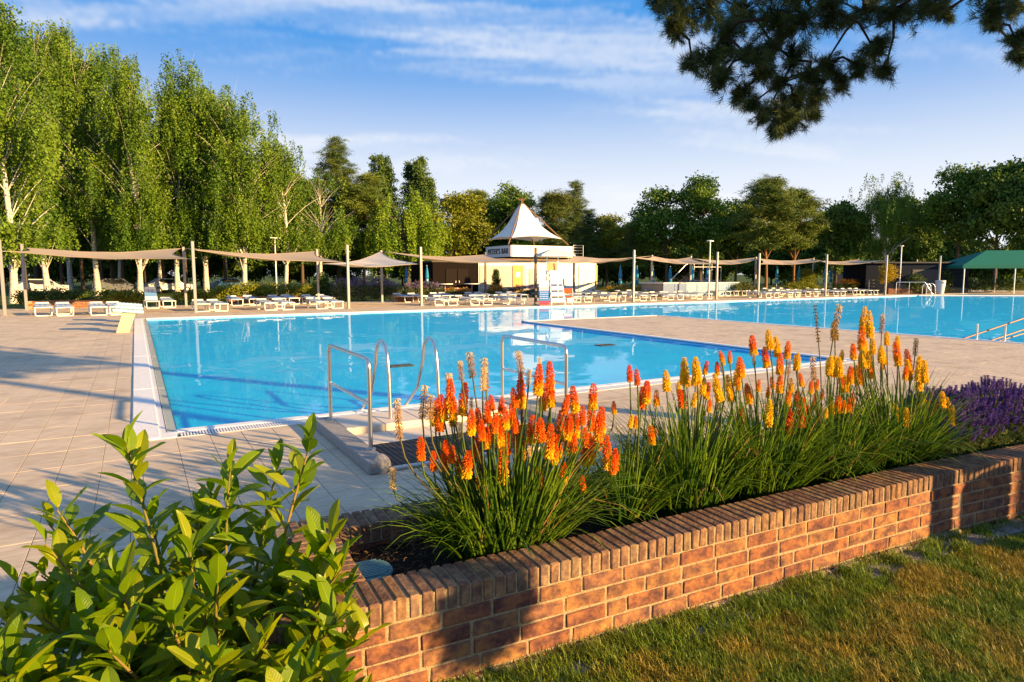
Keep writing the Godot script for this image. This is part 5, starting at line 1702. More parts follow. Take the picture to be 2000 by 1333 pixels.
func build_shade_sails() -> void:
	var tall := 3.3
	for row in 2:
		var list: Array = POSTS if row == 0 else BACK_POSTS
		for i in list.size():
			var p: Vector2 = list[i]
			var dark: bool = (row == 0 and i == 4) or (row == 1 and i in [4, 5])
			var t := thing("sail_post", ("dark brown square post carrying the shade sails before the bar" if dark else ("grey steel post of the shade sails standing along the pool edge" if row == 0 else "grey steel post of the shade sails standing behind the sunbeds")), "post", Vector3(p.x, 0, p.y), 0.0, "dark shade sail posts" if dark else ("front row of shade sail posts" if row == 0 else "rear row of shade sail posts"))
			var mb := MB.new()
			mb.cbox(Vector3(0, tall * 0.5, 0), Vector3(0.13, tall, 0.13), 0.015)
			part("shaft", mb, M.post_dark if dark else M.post, t)
			mb = MB.new()
			mb.cbox(Vector3(0, 0.012, 0), Vector3(0.26, 0.024, 0.26), 0.006)
			part("base_plate", mb, M.post_dark if dark else M.post, t)
			for y in [2.95, 2.55]:
				mb = MB.new()
				mb.tube([Vector3(0.06, y, 0), Vector3(0.16, y, 0)], [0.014], 6)
				part("eye_bolt", mb, M.steel_dull, t)
	# one twisted sail in each bay: front-left, front-right, rear-right, rear-left corners with their heights
	var bays := [[0, 1, 1, 0, 2.8, 2.5, 3.2, 3.1], [1, 2, 2, 1, 2.9, 2.4, 3.15, 3.2], [2, 3, 3, 2, 2.3, 2.35, 3.2, 2.4], [3, 4, 4, 3, 2.7, 2.45, 3.1, 3.2], [4, 5, 6, 5, 2.45, 2.8, 3.2, 3.1], [5, 6, 7, 6, 2.8, 2.45, 3.15, 3.2], [6, 7, 8, 7, 2.45, 2.85, 3.2, 3.05], [7, 8, 9, 8, 2.5, 2.8, 3.2, 3.15], [8, 9, 10, 9, 2.55, 2.85, 3.2, 3.1]]
	for bi in bays.size():
		var b: Array = bays[bi]
		var c: Array[Vector3] = []
		for k in 4:
			var q: Vector2 = POSTS[b[k]] if k < 2 else BACK_POSTS[b[k]]
			c.append(Vector3(q.x, b[4 + k], q.y))
		var mid := (c[0] + c[1] + c[2] + c[3]) * 0.25
		var white := bi == 2
		var t := thing("shade_sail", "cream peaked shade sail stretched up to one rear post" if white else "twisted taupe shade sail stretched between four posts over the sunbeds", "shade sail", mid, 0.0, "" if white else "taupe shade sails over the sunbeds")
		var corner: Array[Vector3] = []
		for k in 4:
			corner.append((c[k] - mid) * 0.955 - Vector3(0, (c[k] - mid).y * -0.045, 0))
		var mb := MB.new()
		mb.col = Color(0.66, 0.61, 0.52) if white else Color(0.46, 0.37, 0.26)
		var sheet_at := func(u: float, v: float) -> Vector3:
			var pu := u + 0.07 * sin(PI * v) * (1.0 - 2.0 * u)
			var pv := v + 0.10 * sin(PI * u) * (1.0 - 2.0 * v)
			var p := corner[0].lerp(corner[1], pu).lerp(corner[3].lerp(corner[2], pu), pv)
			return p - Vector3(0, 0.32 * sin(PI * pu) * (0.35 + 0.65 * sin(PI * pv)) + 0.035 * sin(pu * 23.0 + pv * 7.0) * sin(PI * pv) * sin(PI * pu), 0)
		mb.patch(func(u, v): return sheet_at.call(v, u), 12, 36)
		var cl := part("cloth", mb, M.cloth, t)
		mb = MB.new()
		mb.col = Color(0.30, 0.24, 0.17)
		for e in 4:
			var pts: Array = []
			for k in 13:
				var q := k / 12.0
				pts.append(sheet_at.call([q, 1.0, 1.0 - q, 0.0][e], [0.0, q, 1.0, 1.0 - q][e]))
			mb.tube(pts, [0.018], 5, false)
		part("hem", mb, M.paint, cl)
		for k in 4:
			mb = MB.new()
			mb.tube([corner[k], c[k] - mid], [0.012], 5, false)
			part("guy_wire", mb, M.steel_dull, t)


const LOUNGERS := [Vector2(-3.50,-34.52),Vector2(-2.69,-34.03),Vector2(-1.44,-33.68),Vector2(-0.72,-33.66),Vector2(0.75,-39.44),Vector2(1.53,-39.59),Vector2(2.76,-34.57),Vector2(3.55,-34.34),Vector2(4.99,-40.14),Vector2(5.95,-40.28),Vector2(5.78,-34.03),Vector2(6.61,-34.06),Vector2(8.32,-34.16),Vector2(9.06,-34.00),Vector2(7.35,-40.17),Vector2(8.21,-40.41),Vector2(9.24,-39.77),Vector2(10.20,-39.97),Vector2(15.11,-39.49),Vector2(15.98,-39.40),Vector2(14.84,-34.02),Vector2(15.60,-33.90),Vector2(17.76,-39.71),Vector2(18.43,-39.78),Vector2(16.81,-33.51),Vector2(17.57,-33.41),Vector2(20.10,-39.23),Vector2(20.94,-39.21),Vector2(18.94,-33.31),Vector2(19.67,-33.24),Vector2(22.34,-38.85),Vector2(23.28,-38.79),Vector2(23.94,-33.49),Vector2(24.73,-33.44),Vector2(26.52,-33.23),Vector2(27.30,-33.21),Vector2(27.76,-38.78),Vector2(28.75,-38.75),Vector2(29.94,-38.60),Vector2(30.91,-38.61),Vector2(28.98,-33.12),Vector2(29.83,-33.08),Vector2(32.53,-38.21),Vector2(33.61,-38.18),Vector2(31.72,-33.44),Vector2(32.60,-33.42),Vector2(35.63,-38.24),Vector2(36.70,-38.25),Vector2(34.38,-33.40),Vector2(35.31,-33.38),Vector2(38.58,-38.48),Vector2(39.80,-38.45),Vector2(40.62,-37.17),Vector2(41.38,-37.12),Vector2(42.62,-37.39),Vector2(43.49,-37.30),Vector2(40.04,-32.15),Vector2(40.96,-32.18),Vector2(42.72,-32.34),Vector2(43.64,-32.41),Vector2(45.28,-32.72),Vector2(46.33,-32.76),Vector2(48.00,-37.15),Vector2(48.94,-37.06),Vector2(49.89,-36.96),Vector2(51.79,-36.43),Vector2(52.64,-36.23),Vector2(48.16,-32.30),Vector2(48.97,-32.22),Vector2(51.78,-33.04),Vector2(52.52,-32.88),Vector2(53.39,-32.80),Vector2(54.11,-32.67)]


func build_loungers() -> void:
	var protos: Array = []
	for kind in 2:
		var t := thing("sun_lounger", "white framed sunbed with blue and white striped cloth laid flat" if kind == 0 else "white framed sunbed with its striped backrest raised before the brick border", "sunbed", Vector3.ZERO, 0.0, "flat sunbeds in rows along the pool" if kind == 0 else "")
		var fr := MB.new()
		for x in [-0.31, 0.31]:
			fr.tube([Vector3(x, 0.36, 0.0), Vector3(x, 0.38, -0.9), Vector3(x, 0.38, -1.9)], [0.022], 6)
		for z in [0.0, -1.9]:
			fr.tube([Vector3(-0.31, 0.37, z), Vector3(0.31, 0.37, z)], [0.022], 6)
		part("frame", fr, M.white, t)
		for z in [-0.12, -1.55]:
			var lg := MB.new()
			pipe(lg, [Vector3(-0.30, 0.36, z), Vector3(-0.29, 0.02, z + 0.06), Vector3(0.29, 0.02, z + 0.06), Vector3(0.30, 0.36, z)], 0.022, 0.05)
			part("leg", lg, M.white, t)
		var cl := MB.new()
		var stripes := [[-0.29, -0.13, 0], [-0.13, -0.05, 1], [-0.05, 0.05, 0], [0.05, 0.13, 1], [0.13, 0.29, 0]]
		var zz := [0.0, -0.35, -0.75, -1.15, -1.5, -1.9]
		for k in 5:
			var z0: float = zz[k]
			var z1: float = zz[k + 1]
			var blue: bool = k in [1, 3]
			for s in stripes:
				cl.col = Color(0.72, 0.74, 0.76)
				if s[2] == 1 or blue:
					cl.col = Color(0.10, 0.24, 0.52) if s[2] == 0 or k == 3 else Color(0.30, 0.48, 0.72)
				var y0 := 0.385 + 0.02 * k
				var y1 := 0.405 + 0.02 * k
				if kind == 1 and k >= 2:
					y0 = 0.40 + (k - 2) * 0.22
					y1 = y0 + 0.22
					z0 = -0.75 - (k - 2) * 0.14
					z1 = z0 - 0.14
				cl.quad(Vector3(s[0], y0, z0), Vector3(s[1], y0, z0), Vector3(s[1], y1, z1), Vector3(s[0], y1, z1))
				cl.quad(Vector3(s[0], y1 - 0.012, z1), Vector3(s[1], y1 - 0.012, z1), Vector3(s[1], y0 - 0.012, z0), Vector3(s[0], y0 - 0.012, z0))
		part("cloth", cl, M.cloth, t)
		var hd := MB.new()
		if kind == 0:
			hd.cbox(Vector3(0, 0.52, -1.82), Vector3(0.5, 0.06, 0.16), 0.02)
		else:
			hd.cbox(Vector3(0, 1.06, -1.15), Vector3(0.5, 0.16, 0.06), 0.02)
		part("head_cushion", hd, M.white, t)
		protos.append(t)
	var first := true
	for i in LOUNGERS.size():
		var p: Vector2 = LOUNGERS[i]
		var turn := rng.randf_range(-0.05, 0.05) + 0.10
		if i == 4:
			protos[1].position = Vector3(p.x, 0, p.y)
			protos[1].rotation.y = turn
		elif first:
			protos[0].position = Vector3(p.x, 0, p.y)
			protos[0].rotation.y = turn
			first = false
		else:
			copy_of(protos[0], Vector3(p.x, 0, p.y), turn, "sun_lounger")


func leafy_mound(called: String, label: String, category: String, at: Vector3, size: Vector3, c0: Color, c1: Color, many: int, group := "", bloom := Color(0, 0, 0, 0), share := 0.0, scale_to := 0.45, turn := 0.0) -> Node3D:
	var t := thing(called, label, category, at, turn, group)
	var xs: Array = []
	var cs: Array = []
	var bx: Array = []
	var bc: Array = []
	for k in many:
		var d := Vector3(rng.randf_range(-1, 1), rng.randf(), rng.randf_range(-1, 1))
		var top := 1.0 - 0.35 * maxf(absf(d.x), absf(d.z)) ** 4.0
		var p := Vector3(d.x * size.x * 0.5, pow(d.y, 0.6) * size.y * top, d.z * size.z * 0.5)
		var high := p.y > size.y * 0.62
		if share > 0.0 and high and rng.randf() < share:
			bx.append(Transform3D(spin(scale_to * rng.randf_range(0.5, 0.9)), p + Vector3(0, 0.05, 0)))
			bc.append(bloom * rng.randf_range(0.75, 1.25))
		else:
			xs.append(Transform3D(spin(scale_to * rng.randf_range(0.7, 1.2)), p))
			cs.append(c0.lerp(c1, rng.randf()))
	copies("foliage", clumps.leaf[0], xs, cs, t)
	if bx.size() > 0:
		copies("flowers", clumps.leaf[1], bx, bc, t)
	return t


func build_far_structures() -> void:
	# the bar: pool-aligned, its name board facing -x, its service side facing +z
	var t := thing("bar_building", "white poolside bar with roller shutter, name board and roof terrace", "bar")
	var cream := mat(lin(0.70, 0.60, 0.42), 0.8)
	var pale := mat(lin(0.78, 0.75, 0.68), 0.7)
	var mb := MB.new()
	mb.box(Vector3(29.7, 1.45, -50.5), Vector3(11.7, 2.9, 7.0))
	part("wall", mb, pale, t)
	mb = MB.new()
	mb.cbox(Vector3(29.7, 2.97, -50.4), Vector3(12.1, 0.16, 7.5), 0.02)
	part("roof", mb, mat(lin(0.16, 0.10, 0.06), 0.8), t)
	mb = MB.new()
	for k in 17:
		mb.box(Vector3(25.4, 0.25 + k * 0.135, -46.96 + 0.01 * (k % 2)), Vector3(2.9, 0.125, 0.05))
	var sh := part("roller_shutter", mb, mat(lin(0.55, 0.45, 0.34), 0.6), t)
	sh.set_meta("kind", "stuff")
	mb = MB.new()
	mb.cbox(Vector3(27.40, 1.25, -46.95), Vector3(0.85, 2.5, 0.08), 0.01)
	part("orange_panel", mb, mat(lin(0.66, 0.33, 0.06), 0.6), t)
	mb = MB.new()
	mb.box(Vector3(27.45, 1.75, -46.90), Vector3(0.4, 0.42, 0.02))
	part("notice", mb, M.white, t)
	mb = MB.new()
	mb.cbox(Vector3(28.06, 1.25, -46.95), Vector3(0.36, 2.5, 0.10), 0.01)
	part("pilaster", mb, cream, t)
	mb = MB.new()
	mb.box(Vector3(29.0, 1.15, -46.97), Vector3(0.9, 2.2, 0.05))
	var dr := part("door", mb, mat(lin(0.42, 0.38, 0.36), 0.7), t)
	mb = MB.new()
	for k in 9:
		for s in [-1.0, 1.0]:
			mb.box(Vector3(29.0, 0.5 + k * 0.14, -46.93), Vector3(0.95, 0.03, 0.02), Basis(Vector3.BACK, s * 0.6))
	part("lattice", mb, mat(lin(0.62, 0.58, 0.54), 0.7), dr)
	mb = MB.new()
	mb.box(Vector3(31.9, 1.3, -46.96), Vector3(2.7, 2.35, 0.06))
	part("white_panel", mb, M.white, t)
	mb = MB.new()
	mb.box(Vector3(34.5, 1.3, -46.955), Vector3(1.8, 2.3, 0.07))
	var nb := part("menu_board", mb, mat(lin(0.74, 0.73, 0.66), 0.7), t)
	mb = MB.new()
	mb.col = Color(0.28, 0.38, 0.06)
	mb.lathe([Vector2(0.0, -0.02), Vector2(0.28, 0.0), Vector2(0.0, 0.02)], Vector3(34.75, 1.0, -46.91), 14)
	part("leaf_print", mb, M.paint, nb)
	for q in 3:
		mb = MB.new()
		mb.col = Color(0.55, 0.53, 0.48)
		mb.box(Vector3(34.3, 2.1 - q * 0.28, -46.915), Vector3(0.9 - 0.2 * q, 0.05, 0.012))
		part("text_line", mb, M.paint, nb)
	mb = MB.new()
	mb.box(Vector3(35.52, 1.3, -46.94), Vector3(0.14, 2.5, 0.12))
	part("corner_post", mb, mat(lin(0.55, 0.36, 0.12), 0.6), t)
	# parapet with the name
	mb = MB.new()
	mb.box(Vector3(27.30, 3.72, -50.0), Vector3(0.10, 0.95, 4.5))
	var sg := part("name_board", mb, mat(lin(0.74, 0.72, 0.72), 0.6), t)
	var tx := TextMesh.new()
	tx.text = "PETER'S BAR"
	var sf := SystemFont.new()
	sf.font_names = PackedStringArray(["Droid Sans"])
	sf.font_weight = 700
	tx.font = sf
	tx.font_size = 64
	tx.pixel_size = 0.0098
	tx.depth = 0.02
	tx.material = mat(lin(0.03, 0.03, 0.035), 0.6)
	var lt := add("lettering", tx, sg, Vector3(27.23, 3.73, -50.0))
	lt.rotation.y = -PI / 2
	mb = MB.new()
	mb.box(Vector3(30.4, 3.72, -47.72), Vector3(6.1, 0.95, 0.10))
	part("parapet", mb, mat(lin(0.80, 0.78, 0.73), 0.6), t)
	mb = MB.new()
	mb.col = Color(0.45, 0.42, 0.38)
	mb.lathe([Vector2(0.0, -0.01), Vector2(0.16, 0.0), Vector2(0.0, 0.01)], Vector3(29.8, 3.78, -47.66), 12)
	mb.box(Vector3(29.85, 3.56, -47.665), Vector3(0.5, 0.06, 0.01))
	part("emblem", mb, M.paint, t)
	mb = MB.new()
	for y in [3.35, 3.6, 3.85, 4.1, 4.3]:
		mb.tube([Vector3(33.5, y, -47.7), Vector3(34.6, y, -47.7), Vector3(34.6, y, -50.0)], [0.022], 6)
	for q in [Vector3(33.55, 0, -47.7), Vector3(34.6, 0, -47.7), Vector3(34.6, 0, -50.0)]:
		mb.tube([q + Vector3(0, 3.05, 0), q + Vector3(0, 4.32, 0)], [0.03], 6)
	part("railing", mb, M.steel_dull, t)
	# the dark kiosk beside it
	var k := thing("dark_kiosk", "dark brown closed kiosk with double doors beside the bar", "kiosk")
	mb = MB.new()
	mb.box(Vector3(21.9, 1.35, -49.4), Vector3(3.9, 2.7, 4.6))
	part("wall", mb, mat(lin(0.012, 0.009, 0.008), 0.95, 0.0, 0.1), k)
	mb = MB.new()
	mb.cbox(Vector3(21.9, 2.77, -49.4), Vector3(4.2, 0.13, 4.9), 0.02)
	part("roof", mb, mat(lin(0.05, 0.035, 0.03), 0.7), k)
	for x in [21.5, 22.5]:
		mb = MB.new()
		mb.cbox(Vector3(x, 1.15, -47.07), Vector3(0.95, 2.1, 0.06), 0.01)
		var d2 := part("door", mb, mat(lin(0.018, 0.014, 0.012), 0.95, 0.0, 0.1), k)
		mb = MB.new()
		mb.cbox(Vector3(x + (0.35 if x < 22 else -0.35), 1.2, -47.02), Vector3(0.04, 0.16, 0.04), 0.008)
		part("handle", mb, M.steel_dull, d2)
	# tent over the roof terrace
	var tt := thing("tent_roof", "white pointed tent roof held by timber spars above the bar terrace", "tent", Vector3(29.4, 0, -49.6))
	var apex := Vector3(0, 8.0, 0)
	var cs := [Vector3(-2.3, 4.78, 2.3), Vector3(2.7, 4.78, 2.3), Vector3(2.7, 4.78, -2.4), Vector3(-2.0, 4.78, -2.4)]
	for e in 4:
		var a: Vector3 = cs[e]
		var b: Vector3 = cs[(e + 1) % 4]
		mb = MB.new()
		mb.col = Color(0.78, 0.77, 0.76)
		mb.patch(func(u, v):
			var edge: Vector3 = a.lerp(b, u)
			var p := edge.lerp(apex, v)
			var inw := Vector3(p.x, 0, p.z)
			return p - inw * 0.30 * sin(PI * v) * (1.0 - v * 0.3) + Vector3(0, 0.18 * sin(PI * u) * (1.0 - v), 0), 12, 10)
		part("canvas", mb, M.cloth, tt)
	mb = MB.new()
	mb.col = Color(0.30, 0.10, 0.16)
	mb.lathe([Vector2(0, -0.01), Vector2(0.22, 0), Vector2(0, 0.01)], Vector3(0, 0, 0), 12)
	var em := part("print", mb, M.paint, tt)
	em.transform = Transform3D(Basis(Vector3.BACK, 0.9), Vector3(-1.02, 6.05, 0.2))
	for q in [Vector3(-2.7, 4.2, 2.4), Vector3(3.6, 4.3, 1.9), Vector3(3.0, 4.3, -2.7), Vector3(-2.7, 4.2, -2.7)]:
		mb = MB.new()
		mb.col = Color(0.20, 0.12, 0.06)
		mb.tube([q, apex + (apex - q).normalized() * 0.45], [0.06, 0.05], 7)
		part("spar", mb, M.bark, tt)


func build_poolside() -> void:
	# lifeguard chair
	var t := thing("lifeguard_chair", "tall white lifeguard chair with steps and a square white sunshade", "lifeguard chair", Vector3(20.9, 0, -31.6), -0.25)
	var mb := MB.new()
	for x in [-0.42, 0.42]:
		mb.tube([Vector3(x, 0, 0.75), Vector3(x * 0.8, 1.9, 0.1)], [0.035], 8)
		mb.tube([Vector3(x, 0, -0.5), Vector3(x * 0.8, 1.9, -0.3)], [0.035], 8)
	part("frame", mb, M.white, t)
	for k in 5:
		mb = MB.new()
		mb.cbox(Vector3(0, 0.3 + k * 0.34, 0.68 - k * 0.115), Vector3(0.82 - k * 0.04, 0.24, 0.05), 0.01)
		part("step", mb, M.white, t)
	mb = MB.new()
	mb.cbox(Vector3(-0.05, 1.95, -0.08), Vector3(0.72, 0.07, 0.6), 0.015)
	part("seat", mb, M.white, t)
	mb = MB.new()
	mb.cbox(Vector3(-0.05, 2.2, -0.36), Vector3(0.66, 0.42, 0.05), 0.015)
	part("backrest", mb, mat(lin(0.50, 0.30, 0.14), 0.7), t)
	mb = MB.new()
	for x in [-0.38, 0.30]:
		mb.tube([Vector3(x, 1.0, -0.3), Vector3(x - 0.05, 2.3, -0.2), Vector3(x, 2.85, -0.1)], [0.03], 7)
	part("sunshade_post", mb, M.white, t)
	mb = MB.new()
	mb.col = Color(0.66, 0.65, 0.64)
	var ap := Vector3(0, 3.28, 0)
	var cc := [Vector3(-1.0, 2.86, 0.75), Vector3(1.0, 2.86, 0.75), Vector3(1.0, 2.86, -0.85), Vector3(-1.0, 2.86, -0.85)]
	for e in 4:
		mb.tri(cc[e], cc[(e + 1) % 4], ap)
		mb.quad(cc[e] - Vector3(0, 0.08, 0), cc[(e + 1) % 4] - Vector3(0, 0.08, 0), cc[(e + 1) % 4], cc[e])
	part("sunshade", mb, M.cloth, t)
	# notice banner
	t = thing("notice_banner", "blue and red pool rules banner standing beside the lifeguard chair", "banner", Vector3(19.95, 0, -31.2), -0.35)
	mb = MB.new()
	var rows := [[0.0, 0.22, Color(0.42, 0.05, 0.10)], [0.22, 0.80, Color(0.03, 0.16, 0.46)], [0.80, 1.0, Color(0.62, 0.40, 0.48)], [1.0, 1.35, Color(0.40, 0.55, 0.70)]]
	for r in rows:
		mb.col = r[2]
		mb.box(Vector3(0, (r[0] + r[1]) * 0.5 + 0.05, 0), Vector3(0.56, r[1] - r[0], 0.05))
	part("panel", mb, M.paint, t)
	mb = MB.new()
	mb.col = Color(0.62, 0.68, 0.78)
	for k in 4:
		for q in 6:
			mb.box(Vector3(-0.2 + q * 0.08, 0.40 + k * 0.12, 0.03), Vector3(0.05, 0.035, 0.008))
	part("print", mb, M.paint, t).set_meta("kind", "stuff")
	mb = MB.new()
	mb.cbox(Vector3(0, 0.025, 0), Vector3(0.6, 0.05, 0.4), 0.01)
	part("foot", mb, M.post, t)
	# red folding chair
	t = thing("folding_chair", "red canvas folding chair with a white cushion beside the lifeguard chair", "chair", Vector3(21.9, 0, -31.6), -0.5)
	mb = MB.new()
	for z in [-0.24, 0.24]:
		mb.tube([Vector3(-0.26, 0, z), Vector3(0.26, 0.46, z)], [0.018], 6)
		mb.tube([Vector3(0.26, 0, z), Vector3(-0.26, 0.46, z)], [0.018], 6)
	part("legs", mb, M.white, t)
	mb = MB.new()
	mb.cbox(Vector3(0, 0.46, 0), Vector3(0.54, 0.05, 0.5), 0.015)
	part("seat", mb, mat(lin(0.62, 0.10, 0.03), 0.8), t)
	mb = MB.new()
	mb.cbox(Vector3(0, 0.78, -0.25), Vector3(0.54, 0.30, 0.04), 0.012)
	part("backrest", mb, mat(lin(0.62, 0.10, 0.03), 0.8), t)
	mb = MB.new()
	for x in [-0.27, 0.27]:
		mb.tube([Vector3(x, 0.44, -0.24), Vector3(x, 0.95, -0.25)], [0.017], 6)
		mb.tube([Vector3(x, 0.64, -0.24), Vector3(x, 0.64, 0.22)], [0.017], 6)
	part("arms", mb, M.white, t)
	mb = MB.new()
	mb.cbox(Vector3(0.05, 0.24, 0.27), Vector3(0.36, 0.3, 0.08), 0.03)
	part("cushion", mb, M.white, t)
	# closed parasols
	var um := thing("closed_parasol", "closed blue parasol tied up on its pole beyond the sunbeds", "parasol", Vector3(34.2, 0, -42.0), 0.0, "closed blue parasols")
	mb = MB.new()
	mb.tube([Vector3.ZERO, Vector3(0, 2.45, 0)], [0.025], 7)
	part("pole", mb, M.white, um)
	mb = MB.new()
	mb.col = Color(0.03, 0.24, 0.42)
	mb.lathe([Vector2(0.10, 0.95), Vector2(0.17, 1.05), Vector2(0.10, 1.35), Vector2(0.15, 1.6), Vector2(0.11, 2.0), Vector2(0.03, 2.4)], Vector3.ZERO, 9)
	var cn := part("canopy", mb, M.cloth, um)
	mb = MB.new()
	mb.col = Color(0.55, 0.66, 0.72)
	mb.lathe([Vector2(0.102, 1.30), Vector2(0.125, 1.36), Vector2(0.102, 1.42)], Vector3.ZERO, 9)
	part("tie_band", mb, M.cloth, cn)
	mb = MB.new()
	mb.cbox(Vector3(0, 0.04, 0), Vector3(0.5, 0.08, 0.5), 0.02)
	part("foot", mb, M.concrete, um)
	for p in [Vector2(19.0, -46.0), Vector2(36.2, -42.3), Vector2(38.2, -42.6), Vector2(39.8, -42.2), Vector2(42.6, -42.4), Vector2(44.0, -42.0), Vector2(50.2, -39.6), Vector2(53.0, -39.4), Vector2(56.2, -39.0), Vector2(58.0, -39.6), Vector2(60.2, -38.4), Vector2(62.8, -37.6), Vector2(66.0, -36.6), Vector2(23.4, -62.0), Vector2(24.6, -62.4)]:
		copy_of(um, Vector3(p.x, 0, p.y), rng.randf() * TAU, "closed_parasol")
	# T-headed lamp posts
	var lp := thing("lamp_post", "slim white lamp post with a flat T shaped head", "lamp post", Vector3(11.3, 0, -63.5), 0.3, "T headed lamp posts")
	mb = MB.new()
	mb.tube([Vector3.ZERO, Vector3(0, 5.1, 0)], [0.075, 0.05], 8)
	part("shaft", mb, M.white, lp)
	mb = MB.new()
	mb.cbox(Vector3(0, 5.14, 0), Vector3(1.0, 0.08, 0.3), 0.02)
	part("lamp_head", mb, M.white, lp)
	for p in [Vector3(37.2, 0, -35.3), Vector3(59.0, 0, -33.6)]:
		var c: Node3D = copy_of(lp, p, 0.4, "lamp_post")
		c.scale = Vector3(0.82, 0.82, 0.82)
	# brick borders behind the sunbeds, bricks in courses
	for b in [[-5.0, -42.6, 5.4, 0.14, "long low brick border behind the first sunbeds"], [4.9, -43.8, 4.8, 0.0, "low brick border under the yellow green hedge"], [14.5, -40.9, 2.1, 0.0, "short brick border beside the lavender bank"]]:
		var w := thing("brick_border", b[4], "planter", Vector3(b[0] + b[2] * 0.5, 0, b[1]), b[3])
		mb = MB.new()
		mb.box(Vector3(0, 0.21, 0), Vector3(b[2], 0.42, 0.56))
		part("mortar", mb, M.mortar, w)
		var n := 0
		var me: Array = []
		for q in 4:
			me.append(brick_mesh(Vector3(0.44, 0.125, 0.05), M.brick[[0, 2, 5, 3][q]]))
		for k in 3:
			var x: float = -b[2] * 0.5 + (0.22 if k % 2 else 0.44)
			while x < b[2] * 0.5 - 0.1:
				var o := add("brick", me[rng.randi() % 4], w, Vector3(x, 0.08 + k * 0.14, 0.265))
				o.name = "brick" if n == 0 else "brick_%03d" % n
				n += 1
				x += 0.456
	# shrubs, hedges and flowers behind the sunbeds
	var yg0 := Color(0.13, 0.17, 0.012)
	var yg1 := Color(0.26, 0.27, 0.015)
	leafy_mound("flower_border", "green leafy border plants above the long brick border", "plants", Vector3(-3.2, 0.3, -43.2), Vector3(4.6, 0.65, 0.9), Color(0.05, 0.09, 0.015), Color(0.10, 0.15, 0.02), 170, "", Color(0.4, 0.3, 0.3), 0.05)
	leafy_mound("low_hedge", "low yellow green hedge at the end of the long brick border", "hedge", Vector3(-0.3, 0.2, -42.6), Vector3(2.4, 0.65, 0.9), yg0, yg1, 120)
	leafy_mound("low_hedge", "long rounded yellow green hedge behind the paired sunbeds", "hedge", Vector3(7.2, 0.25, -44.6), Vector3(6.2, 0.95, 1.2), yg0, yg1, 330)
	leafy_mound("low_hedge", "small yellow green hedge behind the sail post between sunbeds", "hedge", Vector3(3.0, 0.2, -43.6), Vector3(2.0, 0.6, 0.9), yg0, yg1, 100)
	leafy_mound("clipped_bush", "upright clipped green bush between hedge and lavender bank", "bush", Vector3(10.9, 0, -44.6), Vector3(0.75, 1.9, 0.75), Color(0.05, 0.10, 0.014), Color(0.12, 0.17, 0.02), 130)
	leafy_mound("lavender_bank", "wide bank of pale lavender behind the sunbeds", "lavender", Vector3(13.4, 0, -43.6), Vector3(4.4, 1.55, 2.4), Color(0.07, 0.09, 0.03), Color(0.13, 0.14, 0.04), 420, "", Color(0.20, 0.13, 0.24), 0.75, 0.42)
	leafy_mound("lavender_bank", "smaller pale lavender bank beside the bar tables", "lavender", Vector3(18.2, 0, -45.0), Vector3(3.0, 1.2, 1.8), Color(0.07, 0.09, 0.03), Color(0.13, 0.14, 0.04), 240, "", Color(0.20, 0.13, 0.24), 0.7, 0.42)
	leafy_mound("flower_bed", "orange flower bed before the dark kiosk", "flowers", Vector3(20.7, 0, -44.2), Vector3(2.2, 0.75, 1.0), Color(0.06, 0.09, 0.015), Color(0.12, 0.13, 0.02), 150, "", Color(0.55, 0.24, 0.02), 0.8, 0.32)
	leafy_mound("flower_bed", "small orange flower bed beside the cone shaped cypress", "flowers", Vector3(23.6, 0, -43.6), Vector3(1.4, 0.85, 0.9), Color(0.06, 0.09, 0.015), Color(0.12, 0.13, 0.02), 110, "", Color(0.55, 0.24, 0.02), 0.8, 0.32)
	leafy_mound("flower_bed", "purple flower bed before the roller shutter", "flowers", Vector3(26.2, 0, -43.9), Vector3(2.4, 0.9, 1.0), Color(0.06, 0.07, 0.03), Color(0.10, 0.09, 0.04), 140, "", Color(0.16, 0.07, 0.18), 0.8, 0.32)
	leafy_mound("flower_bed", "yellow and green flower bed before the menu board", "flowers", Vector3(34.4, 0, -41.5), Vector3(6.0, 0.8, 1.4), Color(0.07, 0.11, 0.015), Color(0.14, 0.16, 0.02), 330, "", Color(0.55, 0.36, 0.03), 0.45, 0.34)
	leafy_mound("low_hedge", "bright green low hedge before the pool terrace parasols", "hedge", Vector3(52.0, 0, -38.4), Vector3(3.4, 1.0, 1.2), yg0, yg1, 200)
	leafy_mound("flower_bed", "tall bed of orange flowers beside the terrace railing", "flowers", Vector3(57.0, 0, -37.2), Vector3(3.4, 1.25, 1.3), Color(0.07, 0.12, 0.015), Color(0.14, 0.18, 0.02), 230, "", Color(0.62, 0.26, 0.02), 0.8, 0.32)
	leafy_mound("clipped_bush", "rounded yellow green bush between closed parasols and orange flowers", "bush", Vector3(53.6, 0, -39.2), Vector3(1.4, 2.2, 1.4), yg0, yg1, 150)
	leafy_mound("clipped_bush", "grey green round bush beside the raised pool wall", "bush", Vector3(44.2, 0, -38.4), Vector3(2.6, 1.0, 1.6), Color(0.08, 0.11, 0.03), Color(0.15, 0.17, 0.05), 150)
	leafy_mound("clipped_bush", "bright yellow flowering bush at the corner of the dark building", "bush", Vector3(57.7, 1.0, -33.9), Vector3(1.3, 1.5, 1.0), Color(0.35, 0.24, 0.01), Color(0.5, 0.36, 0.012), 120)
	leafy_mound("clipped_bush", "green bush beside the big pale planter pot", "bush", Vector3(59.3, 0, -32.4), Vector3(1.2, 1.7, 1.2), Color(0.04, 0.08, 0.014), Color(0.09, 0.12, 0.02), 120)
	leafy_mound("clipped_bush", "dark green bush before the dark building wall", "bush", Vector3(64.2, 0, -32.6), Vector3(1.1, 2.1, 1.1), Color(0.04, 0.08, 0.014), Color(0.09, 0.12, 0.02), 120)
